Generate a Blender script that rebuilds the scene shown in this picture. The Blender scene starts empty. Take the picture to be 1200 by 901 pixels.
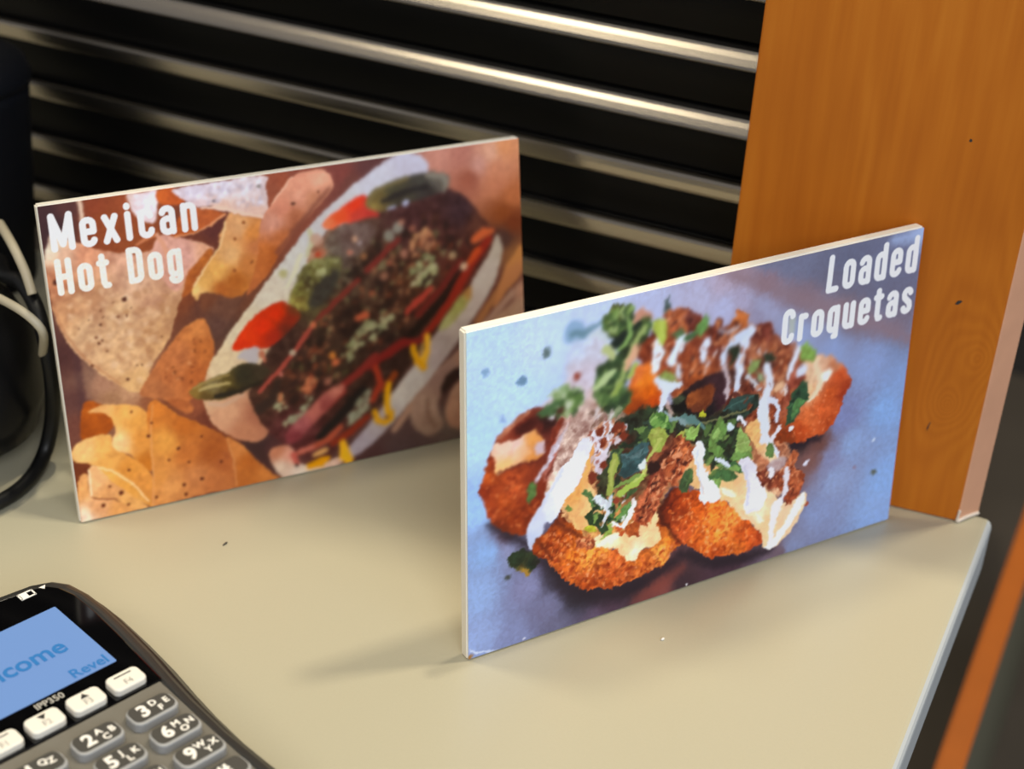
import bpy, bmesh, math, random
import numpy as np
from mathutils import Vector, Matrix, Quaternion

# ================================================================ camera, world, light
scene = bpy.context.scene
col = scene.collection
cam_d = bpy.data.cameras.new('camera'); cam = bpy.data.objects.new('camera', cam_d); col.objects.link(cam)
cam_d.sensor_width = 36; cam_d.lens = 1907.93/1200*36
cam_d.clip_start = .01
def aim():
    y, p, r = math.radians(23.4955), math.radians(30.365), math.radians(3.42909)
    fwd = Vector((-math.sin(y)*math.cos(p), math.cos(y)*math.cos(p), -math.sin(p)))
    rt = Vector((math.cos(y), math.sin(y), 0)); up = rt.cross(fwd)
    a = rt*math.cos(r)+up*math.sin(r); b = -rt*math.sin(r)+up*math.cos(r)
    m = Matrix((a, b, -fwd)).transposed().to_4x4(); m.translation = (0, 0, .41337)
    cam.matrix_world = m
aim()
cam_d.dof.use_dof = True; cam_d.dof.focus_distance = .625; cam_d.dof.aperture_fstop = 8.0
scene.camera = cam
vs = scene.view_settings
vs.view_transform = 'Standard'; vs.look = 'None'; vs.gamma = 1; vs.use_curve_mapping = False; vs.exposure = 0.0

w = bpy.data.worlds.new('room_ambience'); scene.world = w; w.use_nodes = True
w.node_tree.nodes['Background'].inputs[0].default_value = (.95, .93, .95, 1)
w.node_tree.nodes['Background'].inputs[1].default_value = .25
def area(name, loc, target, size, power, color, size_y=None):
    d = bpy.data.lights.new(name, 'AREA'); d.energy = power; d.color = color; d.size = size
    if size_y: d.shape = 'RECTANGLE'; d.size_y = size_y
    o = bpy.data.objects.new(name, d); col.objects.link(o); o.location = loc
    o.rotation_euler = (Vector(target)-Vector(loc)).to_track_quat('-Z', 'Y').to_euler()
area('ceiling_lamp', (.22, .98, 1.65), (-.25, .5, 0), .12, 15, (1, .88, .68))
area('ceiling_lamp_back', (-.25, .80, 2.2), (-.25, .45, 0), .06, 15, (1, .90, .70))
area('ceiling_lamp_side', (-1.0, .48, 1.9), (-.2, .45, 0), .22, 11.5, (1, .90, .70))
area('ceiling_lamp_front', (1.3, -1.6, 1.8), (-.2, .5, .05), 1.2, 45, (.94, .96, 1))
area('lip_highlight_lamp', (-1.1, -1.0, 1.5), (-.3, .6, .15), .35, 4.5, (1, .88, .66))  # added lamp; its reflection gives the upper lips their bright bands
area('shop_window', (1.7, -.3, .60), (-.2, .5, .05), 1.0, 12, (.64, .79, 1))
SH0 = .002          # height of the lowest slat
PRINT_GAIN = 1.16
LIP_TILT = 27            # tilt of the upper lips in degrees
# ================================================================ helpers
def lin(h):
    o = []
    for i in (0, 2, 4):
        c = int(h[i:i+2], 16)/255
        o.append(c/12.92 if c <= .04045 else ((c+.055)/1.055)**2.4)
    return (*o, 1)
def mat(name, h, rough=.5, metal=0, bump=0, scale=200, spec=.5, var=0, coat=0):
    m = bpy.data.materials.new(name); m.use_nodes = True
    nt = m.node_tree; b = nt.nodes['Principled BSDF']
    b.inputs['Base Color'].default_value = lin(h); b.inputs['Roughness'].default_value = rough
    b.inputs['Metallic'].default_value = metal; b.inputs['Specular IOR Level'].default_value = spec
    b.inputs['Coat Weight'].default_value = coat
    tc = nt.nodes.new('ShaderNodeTexCoord'); n = nt.nodes.new('ShaderNodeTexNoise')
    n.inputs['Scale'].default_value = scale; n.inputs['Detail'].default_value = 4
    nt.links.new(tc.outputs['Object'], n.inputs['Vector'])
    if bump:
        bp = nt.nodes.new('ShaderNodeBump'); bp.inputs['Strength'].default_value = bump; bp.inputs['Distance'].default_value = .0004
        nt.links.new(n.outputs['Fac'], bp.inputs['Height']); nt.links.new(bp.outputs['Normal'], b.inputs['Normal'])
    if var:
        mx = nt.nodes.new('ShaderNodeMix'); mx.data_type = 'RGBA'
        c = lin(h); mx.inputs['A'].default_value = tuple(max(0, v*(1-var)) for v in c[:3])+(1,)
        mx.inputs['B'].default_value = tuple(v*(1+var) for v in c[:3])+(1,)
        nt.links.new(n.outputs['Fac'], mx.inputs['Factor']); nt.links.new(mx.outputs['Result'], b.inputs['Base Color'])
    return m
def link(name, me, m=None, parent=None, smooth=False):
    o = bpy.data.objects.new(name, me); col.objects.link(o)
    if m: me.materials.append(m)
    if parent: o.parent = parent
    if smooth: me.polygons.foreach_set('use_smooth', [True]*len(me.polygons))
    return o
def mesh(name, v, f):
    me = bpy.data.meshes.new(name); me.from_pydata([tuple(p) for p in v], [], f); me.update(); return me
def bm_obj(name, bm, m, parent=None, smooth=False):
    bmesh.ops.recalc_face_normals(bm, faces=bm.faces)
    me = bpy.data.meshes.new(name); bm.to_mesh(me); bm.free(); return link(name, me, m, parent, smooth)
def tag(o, label, cat, group=None):
    o['label'] = label; o['category'] = cat
    if group: o['group'] = group
    return o
def struct(o): o['kind'] = 'structure'; return o
def empty(name, loc, rz=0):
    o = bpy.data.objects.new(name, None); col.objects.link(o); o.location = loc; o.rotation_euler = (0, 0, rz); o.empty_display_size = .02; return o
def prism(bm, poly, z0, z1, bev=0, seg=2):
    vs_ = [bm.verts.new((x, y, z0)) for x, y in poly]; f = bm.faces.new(vs_)
    r = bmesh.ops.extrude_face_region(bm, geom=[f]); t = [e for e in r['geom'] if isinstance(e, bmesh.types.BMVert)]
    for v in t: v.co.z = z1
    if bev:
        bmesh.ops.bevel(bm, geom=[e for e in bm.edges], offset=bev, segments=seg, affect='EDGES', profile=.5, clamp_overlap=True)
    return bm
def rrect(cx, cy, w, h, r, n=5):
    out = []
    for sx, sy, a0 in ((1, 1, 0), (-1, 1, 90), (-1, -1, 180), (1, -1, 270)):
        for i in range(n+1):
            a = math.radians(a0+90*i/n)
            out.append((cx+sx*(w/2-r)+r*math.cos(a), cy+sy*(h/2-r)+r*math.sin(a)))
    return out
def box(bm, c, s):
    r = bmesh.ops.create_cube(bm, size=1); bmesh.ops.scale(bm, verts=r['verts'], vec=s); bmesh.ops.translate(bm, verts=r['verts'], vec=c)
def loft(bm, rings, cap=True):
    R = [[bm.verts.new(p) for p in ring_] for ring_ in rings]; n = len(R[0])
    for a, b in zip(R, R[1:]):
        for i in range(n): bm.faces.new((a[i], a[(i+1) % n], b[(i+1) % n], b[i]))
    if cap: bm.faces.new(R[0][::-1]); bm.faces.new(R[-1])
def tube(bm, pts, r, seg=12, sub=8):
    P_ = [Vector(p) for p in pts]; path = []
    for i in range(len(P_)-1):
        a, b, c, d = P_[max(0, i-1)], P_[i], P_[i+1], P_[min(len(P_)-1, i+2)]
        for j in range(sub):
            t = j/sub; path.append(.5*((2*b)+(c-a)*t+(2*a-5*b+4*c-d)*t*t+(3*b-a-3*c+d)*t**3))
    path.append(P_[-1]); rings = []; up = Vector((0, 0, 1)); prev = None
    for i, p in enumerate(path):
        tg = (path[min(i+1, len(path)-1)]-path[max(i-1, 0)]).normalized()
        x = (prev if prev else (up if abs(tg.z) < .9 else Vector((1, 0, 0)))); x = (x-tg*x.dot(tg)).normalized(); prev = x; y = tg.cross(x)
        rings.append([p+(x*math.cos(2*math.pi*k/seg)+y*math.sin(2*math.pi*k/seg))*r for k in range(seg)])
    loft(bm, rings)
def text_mesh(s, size, x=0, y=0, z=0, align='LEFT', xs=1.0, bold=0):
    c = bpy.data.curves.new('lettering', 'FONT'); c.body = s; c.size = size; c.align_x = align; c.align_y = 'CENTER'; c.offset = bold; c.resolution_u = 3
    o = bpy.data.objects.new('lettering', c); col.objects.link(o)
    me = bpy.data.meshes.new_from_object(o.evaluated_get(bpy.context.evaluated_depsgraph_get()))
    bpy.data.objects.remove(o); bpy.data.curves.remove(c)
    me.transform(Matrix.Translation((x, y, z)) @ Matrix.Scale(xs, 4, (1, 0, 0))); return me

# ================================================================ materials
def wood(name, dark, mid, light, knots=()):
    m = bpy.data.materials.new(name); m.use_nodes = True; nt = m.node_tree; L = nt.links.new
    b = nt.nodes['Principled BSDF']; b.inputs['Roughness'].default_value = .5; b.inputs['Specular IOR Level'].default_value = .25; b.inputs['Coat Weight'].default_value = .0; b.inputs['Coat Roughness'].default_value = .3
    tc = nt.nodes.new('ShaderNodeTexCoord')
    mp = nt.nodes.new('ShaderNodeMapping'); mp.inputs['Scale'].default_value = (1, 1, .16); L(tc.outputs['Object'], mp.inputs['Vector'])
    n1 = nt.nodes.new('ShaderNodeTexNoise'); n1.inputs['Scale'].default_value = 22; n1.inputs['Detail'].default_value = 3; L(mp.outputs[0], n1.inputs['Vector'])
    def math_(op, a, b_=None):
        q = nt.nodes.new('ShaderNodeMath'); q.operation = op
        for i, v in enumerate((a, b_)):
            if v is None: continue
            if isinstance(v, (int, float)): q.inputs[i].default_value = v
            else: L(v, q.inputs[i])
        return q.outputs[0]
    f = math_('MULTIPLY', n1.outputs['Fac'], 9.0)
    dist = None; mask = None
    for (kx, kz, kr) in knots:
        sp = nt.nodes.new('ShaderNodeVectorMath'); sp.operation = 'SUBTRACT'; L(tc.outputs['Object'], sp.inputs[0]); sp.inputs[1].default_value = (kx, 0, kz)
        ml = nt.nodes.new('ShaderNodeVectorMath'); ml.operation = 'MULTIPLY'; L(sp.outputs[0], ml.inputs[0]); ml.inputs[1].default_value = (1, 0, .75)
        ln = nt.nodes.new('ShaderNodeVectorMath'); ln.operation = 'LENGTH'; L(ml.outputs[0], ln.inputs[0])
        d = ln.outputs['Value']
        fall = math_('POWER', 2.718, math_('MULTIPLY', d, -1/kr))
        f = math_('ADD', f, math_('MULTIPLY', fall, 7.0))
    s = math_('SINE', math_('MULTIPLY', f, 6.0)); s = math_('ADD', math_('MULTIPLY', s, .5), .5)
    n2 = nt.nodes.new('ShaderNodeTexNoise'); n2.inputs['Scale'].default_value = 260; n2.inputs['Detail'].default_value = 3
    mp2 = nt.nodes.new('ShaderNodeMapping'); mp2.inputs['Scale'].default_value = (1, 1, .05); L(tc.outputs['Object'], mp2.inputs['Vector']); L(mp2.outputs[0], n2.inputs['Vector'])
    n3 = nt.nodes.new('ShaderNodeTexNoise'); n3.inputs['Scale'].default_value = 9; L(tc.outputs['Object'], n3.inputs['Vector'])
    t = math_('ADD', math_('ADD', math_('MULTIPLY', s, .10), .09), math_('ADD', math_('MULTIPLY', n2.outputs['Fac'], .35), math_('MULTIPLY', n3.outputs['Fac'], .42)))
    r = nt.nodes.new('ShaderNodeValToRGB'); L(t, r.inputs[0]); e = r.color_ramp.elements
    e[0].position = .25; e[0].color = lin(dark); e[1].position = .85; e[1].color = lin(light); k = e.new(.55); k.color = lin(mid)
    L(r.outputs[0], b.inputs['Base Color'])
    return m
M = {}
M['wood'] = wood('maple_wood', 'a4560e', 'b86816', 'c87a22', [(-.062, .083, .012), (-.070, .058, .006)])
M['wood_edge'] = mat('wood_edge', 'd09a78', .5, var=.12, scale=60)
M['trim_wood'] = mat('orange_wood', 'ac5c1a', .5, var=.1, scale=40)
M['laminate'] = mat('grey_green_laminate', 'b0aa92', .33, bump=.10, scale=900, spec=.5, var=.03)
M['edge'] = mat('pale_edge_band', 'b4b8b8', .4)
M['slat'] = mat('black_slat', '070707', .38, spec=.15)
M['lip'] = mat('satin_metal_lip', 'b4aca0', .24, metal=1)
M['foam'] = mat('white_foam_board', 'f2ecdc', .6, bump=.05, scale=300)
M['black'] = mat('black_plastic', '08080a', .38, spec=.35)
M['cable'] = mat('black_rubber', '0a0a0b', .45, spec=.35)
M['white_cable'] = mat('ivory_cable', 'b4aa92', .5)
M['navy'] = mat('navy_matt', '04060d', .7, spec=.2)
M['shell'] = mat('charcoal_shell', '2e2e2c', .36, bump=.12, scale=1500, var=.15)
M['shell_dark'] = mat('dark_shell', '1c1c1c', .35, var=.1)
M['face'] = mat('grey_keypad_face', '6c685e', .5, bump=.12, scale=1500, var=.12)
M['glass'] = mat('black_screen_glass', '060607', .06, spec=.6)
M['keyrim'] = mat('light_grey_key', '9a9a98', .5)
M['keytop'] = mat('dark_grey_key_top', '3f3d38', .5)
M['ivory'] = mat('white_key', 'e4dfd2', .45)
M['ink'] = mat('white_ink', 'eeeae0', .6)
M['greyink'] = mat('grey_ink', 'a8a59c', .6)
M['darkink'] = mat('dark_ink', '2a2826', .6)
M['blueink'] = mat('blue_ink', '1f6fb4', .5)
M['caulk'] = mat('white_caulk', 'd2c4b4', .6, bump=.4, scale=400)
M['floor'] = mat('dark_floor', '524a40', .7, var=.2, scale=8)
M['wall'] = mat('dark_wall', '2c2926', .8)
M['panel'] = mat('olive_panel', '6a6854', .6, var=.1, scale=12)
M['cab'] = mat('cabinet_laminate', '5a4a3a', .6)
d_ = bpy.data.materials.new('lit_display'); d_.use_nodes = True; b_ = d_.node_tree.nodes['Principled BSDF']
b_.inputs['Base Color'].default_value = lin('5f7fb4'); b_.inputs['Emission Color'].default_value = lin('7f9fd4'); b_.inputs['Emission Strength'].default_value = .22; b_.inputs['Roughness'].default_value = .15
M['display'] = d_

# ================================================================ the setting
struct(link('floor', mesh('floor', [(-3, -2, -.92), (3, -2, -.92), (3, 3.2, -.92), (-3, 3.2, -.92)], [(0, 1, 2, 3)]), M['floor']))
bm = bmesh.new(); box(bm, (0, 2.6, .3), (6, .1, 2.44)); struct(bm_obj('wall_back', bm, M['wall']))

XE, YB = -.0408, .6497            # right and back edges of the worktop
bm = bmesh.new()
poly = [(-1.3, .10), (XE, .10), (XE, YB), (-1.3, YB)]
prism(bm, poly, -.026, 0)
bmesh.ops.bevel(bm, geom=[e for e in bm.edges if all(abs(v.co.z) < 1e-6 for v in e.verts)] + [e for e in bm.edges if all(abs(v.co.x-XE) < 1e-6 and abs(v.co.y-YB) < 1e-6 for v in e.verts)], offset=.0038, segments=4, affect='EDGES', profile=.5)
o = bm_obj('worktop', bm, M['laminate'], smooth=False)
o.data.materials.append(M['edge'])
for p in o.data.polygons:
    if p.normal.x > .35: p.material_index = 1
tag(o, 'grey-green laminate worktop with rounded pale edge under the two signs', 'worktop')
bm = bmesh.new(); box(bm, (-.69, .385, -.474), (1.2, .45, .892)); o = bm_obj('counter_cabinet', bm, M['cab']); tag(o, 'brown cabinet carrying the worktop', 'cabinet')

# wooden upright at the end of the counter
FL, FR, BR, BL = (-.172, .6265), (-.0554, .6378), (-.0478, .6497), (-.174, .6497)
post = empty('wooden_post', (-.11, .64, 0)); tag(post, 'orange-brown maple upright with knots standing behind the front sign', 'post')
bm = bmesh.new(); prism(bm, [FL, FR, BR, BL], .0003, .42, .0009, 2); o = bm_obj('upright', bm, M['wood'], post)
o.matrix_parent_inverse = Matrix.Translation((.11, -.64, 0))
o.data.materials.append(M['wood_edge'])
for p in o.data.polygons:
    if p.normal.x > .5: p.material_index = 1
bm = bmesh.new(); tube(bm, [(-.0553, .6372, .0008), (-.0520, .6425, .0014), (-.0482, .6488, .0009)], .0009, 8, 6)
tube(bm, [(-.0556, .6374, .0006), (-.0553, .6376, .004), (-.0552, .6377, .0065)], .0006, 8, 4)
o = bm_obj('caulk_bead', bm, M['caulk'], post, True); o.matrix_parent_inverse = Matrix.Translation((.11, -.64, 0)); o['label'] = 'white caulk bead'
for x, z, a, L_, th in ((-.0745, .107, 35, .0034, .0011), (-.0760, .0455, 75, .0050, .0006), (-.083, .178, 10, .0013, .0009)):
    bm = bmesh.new(); t = (x-FL[0])/(FR[0]-FL[0]); y = FL[1]+t*(FR[1]-FL[1])-.0001
    dx, dz = math.cos(math.radians(a))*L_/2, math.sin(math.radians(a))*L_/2
    pts = [(x-dx, z-dz), (x-dx*.2-dz*th/L_, z-dz*.2+dx*th/L_*2), (x+dx*.6-dz*th/L_, z+dz*.6+th*.6), (x+dx, z+dz), (x+dx*.4, z+dz*.4-th*.6), (x-dx*.4+dz*th/L_, z-dz*.4-th*.5)]
    f = [bm.verts.new((px, y-.0001+(px-x)*.097, pz)) for px, pz in pts]; bm.faces.new(f)
    r = bmesh.ops.extrude_face_region(bm, geom=list(bm.faces)); bmesh.ops.translate(bm, verts=[e for e in r['geom'] if isinstance(e, bmesh.types.BMVert)], vec=(0, .0006, 0))
    o = bm_obj('knot_mark', bm, M['darkink'], post); o.matrix_parent_inverse = Matrix.Translation((.11, -.64, 0)); o['label'] = 'small dark knot'

# roller shutter of black slats with satin lips
PER, Y0, X0, X1 = .0312, .664, -1.25, -.13
shutter = empty('roller_shutter', (-.6, .67, 0)); tag(shutter, 'black slatted roller shutter with shiny metal lips behind the signs', 'shutter')
def strip_mesh(name, prof):
    n = len(prof); v = [(X0, y, z) for y, z in prof]+[(X1, y, z) for y, z in prof]
    f = [(i, (i+1) % n, n+(i+1) % n, n+i) for i in range(n)]+[tuple(range(n))[::-1], tuple(range(n, 2*n))]
    me = mesh(name, v, f); b2 = bmesh.new(); b2.from_mesh(me); bmesh.ops.recalc_face_normals(b2, faces=b2.faces); b2.to_mesh(me); b2.free(); return me
body_prof = [(.010, 0), (.0035, .0006)]+[(.0035-.0035*math.sin(math.pi*(i/7)*.5), .0006+.0194*i/7) for i in range(1, 8)]+[(.003, .0205), (.010, .0308)]
lip_prof = [(-.0002, .0203), (-.0009, .0207), (-.0012, .0220), (-.0013, .0250), (-.0012, .0275), (-.0008, .0290), (.0010, .0296), (.0035, .0296), (.0034, .0208)]
bme = strip_mesh('slat', body_prof); bme.materials.append(M['slat'])
lme = strip_mesh('lip', lip_prof); lme.materials.append(M['lip'])
# lips from the fifth slat up are tilted to catch the added lamp
ca, sa = math.cos(math.radians(LIP_TILT)), math.sin(math.radians(LIP_TILT))
lme_up = strip_mesh('lip', [((y+.0012)*ca+(z-.0205)*sa-.0012, -(y+.0012)*sa+(z-.0205)*ca+.0205) for y, z in lip_prof]); lme_up.materials.append(M['lip'])
for i in range(22):
    s_ = link('slat', bme, None, shutter); s_.matrix_parent_inverse = Matrix.Translation((.6, -.67, 0)); s_.location = (0, Y0, SH0+i*PER)
    l_ = link('lip', lme_up if i >= 4 else lme, None, s_); l_.location = (0, 0, 0)
    l_['label'] = 'satin metal lip'

bm = bmesh.new(); box(bm, ((X0-.16)/2, .681, .75), (-.16-X0, .15, .10)); bmesh.ops.bevel(bm, geom=list(bm.edges), offset=.004, segments=2, affect='EDGES')
o = bm_obj('housing', bm, M['slat'], shutter); o.matrix_parent_inverse = Matrix.Translation((.6, -.67, 0))  # unseen box, placed so its shadow falls across the rear of the worktop

# half-height partition beyond the counter end
part = empty('partition', (-.04, 1.1, -.92)); tag(part, 'olive partition with blurred orange wooden capping at the lower right', 'partition')
bm = bmesh.new(); box(bm, (-.0425, 1.25, -.6165), (.012, 1.1, .607)); o = bm_obj('panel', bm, M['panel'], part); o.matrix_parent_inverse = Matrix.Translation((.04, -1.1, .92))
bm = bmesh.new(); box(bm, (-.0425, 1.25, -.306), (.017, 1.1, .012)); bmesh.ops.bevel(bm, geom=list(bm.edges), offset=.002, segments=2, affect='EDGES'); o = bm_obj('capping', bm, M['trim_wood'], part); o.matrix_parent_inverse = Matrix.Translation((.04, -1.1, .92)); o['label'] = 'orange wooden capping rail'

# ================================================================ printed signs
# ---------------------------------------------------------------- printed pictures
# A print is painted in board millimetres on a fine grid (flat ink on a flat board).
class Print:
    def __init__(s, wmm, hmm, nx):
        s.w, s.h = wmm, hmm
        s.nx = nx; s.ny = int(round(nx*hmm/wmm))
        s.st = wmm/(s.nx-1)
        s.img = np.zeros((s.ny, s.nx, 3))
        s.seed = 1
    def noise(s, sl, scale, seed, octv=3):
        y0, y1, x0, x1 = sl
        out = np.zeros((y1-y0, x1-x0)); amp = 1.0; tot = 0
        ys = np.arange(y0, y1)*s.st; xs = np.arange(x0, x1)*s.st
        for o in range(octv):
            sc = scale/(2**o)
            g = np.random.RandomState(seed*7+o).rand(int(s.h/sc)+4, int(s.w/sc)+4)*2-1
            fy = ys/sc; fx = xs/sc
            iy = fy.astype(int); ix = fx.astype(int)
            ty = fy-iy; tx = fx-ix
            ty = (ty*ty*(3-2*ty))[:, None]; tx = (tx*tx*(3-2*tx))[None, :]
            a = g[np.ix_(iy, ix)]; b = g[np.ix_(iy, ix+1)]; c = g[np.ix_(iy+1, ix)]; d = g[np.ix_(iy+1, ix+1)]
            out += amp*((a*(1-tx)+b*tx)*(1-ty)+(c*(1-tx)+d*tx)*ty); tot += amp; amp *= .6
        return out/tot*1.6
    def box(s, pts, m):
        xs = [p[0] for p in pts]; ys = [p[1] for p in pts]
        x0 = max(0, int((min(xs)-m)/s.st)); x1 = min(s.nx, int((max(xs)+m)/s.st)+2)
        y0 = max(0, int((min(ys)-m)/s.st)); y1 = min(s.ny, int((max(ys)+m)/s.st)+2)
        if x1 <= x0 or y1 <= y0: return None, None, None
        X, Y = np.meshgrid(np.arange(x0, x1)*s.st, np.arange(y0, y1)*s.st)
        return (y0, y1, x0, x1), X, Y
    @staticmethod
    def smooth(pts, k=4):
        p = np.array(pts, float); n = len(p); out = []
        for i in range(n):
            a, b, c, d = p[i-1], p[i], p[(i+1) % n], p[(i+2) % n]
            for j in range(k):
                t = j/k
                out.append(.5*((2*b)+(-a+c)*t+(2*a-5*b+4*c-d)*t*t+(-a+3*b-3*c+d)*t**3))
        return np.array(out)
    def sdf(s, X, Y, p):
        d = np.full(X.shape, 1e9); ins = np.zeros(X.shape, bool); n = len(p)
        for i in range(n):
            ax, ay = p[i]; bx, by = p[(i+1) % n]
            ex, ey = bx-ax, by-ay; L = ex*ex+ey*ey
            if L < 1e-9: continue
            t = np.clip(((X-ax)*ex+(Y-ay)*ey)/L, 0, 1)
            d = np.minimum(d, (X-ax-t*ex)**2+(Y-ay-t*ey)**2)
            if ay != by:
                ins ^= ((ay > Y) != (by > Y)) & (X < (bx-ax)*(Y-ay)/(by-ay)+ax)
        d = np.sqrt(d)
        return np.where(ins, -d, d)
    @staticmethod
    def rgb(h):
        c = np.array([int(h[i:i+2], 16)/255 for i in (0, 2, 4)])
        if c[1] > c[0]*1.04 and c[1] > c[2]*1.12:      # leaf greens print a little duller
            c = (c.mean()+(c-c.mean())*.78)*.95; c[0] = min(1, c[0]*1.06)
        return c
    def field(s, X, Y, cps):
        num = np.zeros(X.shape+(3,)); den = np.zeros(X.shape)
        for x, y, h in cps:
            w = 1/((X-x)**2+(Y-y)**2+2.0)**1.6
            num += w[..., None]*s.rgb(h); den += w
        return num/den[..., None]
    def put(s, sl, a, col):
        y0, y1, x0, x1 = sl
        im = s.img[y0:y1, x0:x1]
        im += (col-im)*a[..., None]
    def tex(s, sl, col, n, ns, seed):
        if n:
            k = s.noise(sl, ns, seed)[..., None]*n
            col = np.clip(col*(1+k*np.array([.75, 1.05, 1.1])), 0, 1.15)
        return col
    def P(s, pts, cps, soft, n, ns, e, es, sm, al):
        s.seed += 1
        p = s.smooth(pts) if sm else np.array(pts, float)
        sl, X, Y = s.box(p, soft+e+.5)
        if sl is None: return
        d = s.sdf(X, Y, p)
        if e: d = d+e*s.noise(sl, es, s.seed+500)
        w = max(soft, s.st*.7)
        a = np.clip(.5-d/(2*w), 0, 1); a = a*a*(3-2*a)*al
        col = s.field(X, Y, cps) if len(cps) > 1 else np.broadcast_to(s.rgb(cps[0][2]), X.shape+(3,)).copy()
        s.put(sl, a, s.tex(sl, col, n, ns, s.seed))
    def S(s, pts, ws, h, soft, n, ns, al):
        s.seed += 1
        sl, X, Y = s.box(pts, max(ws)+soft+.5)
        if sl is None: return
        d = np.full(X.shape, 1e9)
        for i in range(len(pts)-1):
            ax, ay = pts[i]; bx, by = pts[i+1]; ex, ey = bx-ax, by-ay; L = ex*ex+ey*ey+1e-9
            t = np.clip(((X-ax)*ex+(Y-ay)*ey)/L, 0, 1)
            d = np.minimum(d, np.hypot(X-ax-t*ex, Y-ay-t*ey)-(ws[i]+(ws[i+1]-ws[i])*t)/2)
        w = max(soft, s.st*.7)
        a = np.clip(.5-d/(2*w), 0, 1); a = a*a*(3-2*a)*al
        s.put(sl, a, s.tex(sl, np.broadcast_to(s.rgb(h), X.shape+(3,)).copy(), n, ns, s.seed))
    def D(s, pts, cnt, r0, r1, hs, asp, ang, dang, soft, al):
        s.seed += 1
        R = random.Random(s.seed); p = np.array(pts, float)
        lo = p.min(0); hi = p.max(0); k = 0; g = 0
        while k < cnt and g < cnt*20:
            g += 1
            x = R.uniform(lo[0], hi[0]); y = R.uniform(lo[1], hi[1])
            if s.sdf(np.array([[x]]), np.array([[y]]), p)[0, 0] > 0: continue
            k += 1
            r = R.uniform(r0, r1); a = math.radians(ang+R.uniform(-dang, dang))
            rl = r*asp; dx = math.cos(a)*rl; dy = math.sin(a)*rl
            s.S([(x-dx, y-dy), (x+dx*.2, y+dy*.2), (x+dx, y+dy)], [r*.8, 2*r, r*.4], R.choice(hs), soft, 0, 1, al)
            s.seed -= 1
    def bg(s, cps, n, ns):
        sl, X, Y = (0, s.ny, 0, s.nx), *np.meshgrid(np.arange(s.nx)*s.st, np.arange(s.ny)*s.st)
        s.img[:] = s.tex(sl, s.field(X, Y, cps), n, ns, 99)
    def warp(s, amp, scale):
        # wander every edge a little so shapes stop looking cut out
        sl = (0, s.ny, 0, s.nx)
        gy, gx = np.mgrid[0:s.ny, 0:s.nx].astype(float)
        gx += s.noise(sl, scale, 301)*amp/s.st; gy += s.noise(sl, scale, 302)*amp/s.st
        gx = np.clip(gx, 0, s.nx-1.001); gy = np.clip(gy, 0, s.ny-1.001)
        ix = gx.astype(int); iy = gy.astype(int); tx = (gx-ix)[..., None]; ty = (gy-iy)[..., None]; m = s.img
        s.img = (m[iy, ix]*(1-tx)+m[iy, ix+1]*tx)*(1-ty)+(m[iy+1, ix]*(1-tx)+m[iy+1, ix+1]*tx)*ty
    def blur(s, r, pts, soft):
        # the printed photograph is itself out of focus in places
        k = max(1, int(round(3*r/s.st))); g = np.exp(-.5*(np.arange(-k, k+1)*s.st/r)**2); g /= g.sum()
        b = np.pad(s.img, ((k, k), (0, 0), (0, 0)), 'edge')
        b = sum(g[i]*b[i:i+s.ny] for i in range(2*k+1))
        b = np.pad(b, ((0, 0), (k, k), (0, 0)), 'edge')
        b = sum(g[i]*b[:, i:i+s.nx] for i in range(2*k+1))
        if not pts: s.img = b; return
        X, Y = np.meshgrid(np.arange(s.nx)*s.st, np.arange(s.ny)*s.st)
        a = np.clip(.5-s.sdf(X, Y, pts)/(2*soft), 0, 1)[..., None]
        s.img = s.img*(1-a)+b*a
    def text(s, word, x, x1, y, cap, stroke, h, wear):
        # condensed rounded capitals and lower case from strokes
        adv = (x1-x)/(sum(GLYPH[c][0] for c in word)+.6*(len(word)-1))
        for ch in word:
            w, strokes = GLYPH[ch]
            for st in strokes:
                s.S([(x+px*adv, y+py*cap) for px, py in st], [stroke]*len(st), h, .12, wear, .7, 1)
            x += (w+.60)*adv
    def run(s, ops):
        for o in ops: getattr(s, o[0])(*o[1:])
def arc(cx, cy, rx, ry, a0, a1, n=7):
    return [(cx+rx*math.cos(math.radians(a0+(a1-a0)*i/n)), cy+ry*math.sin(math.radians(a0+(a1-a0)*i/n))) for i in range(n+1)]
def ring(x0, x1, y0, y1, r=.14):
    c = (x1-x0)/2; m = (x0+x1)/2
    return arc(m, y1-r, c, r, 0, 180)+arc(m, y0+r, c, r, 180, 360)+[(x1, y1-r)]
XH = .74
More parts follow.
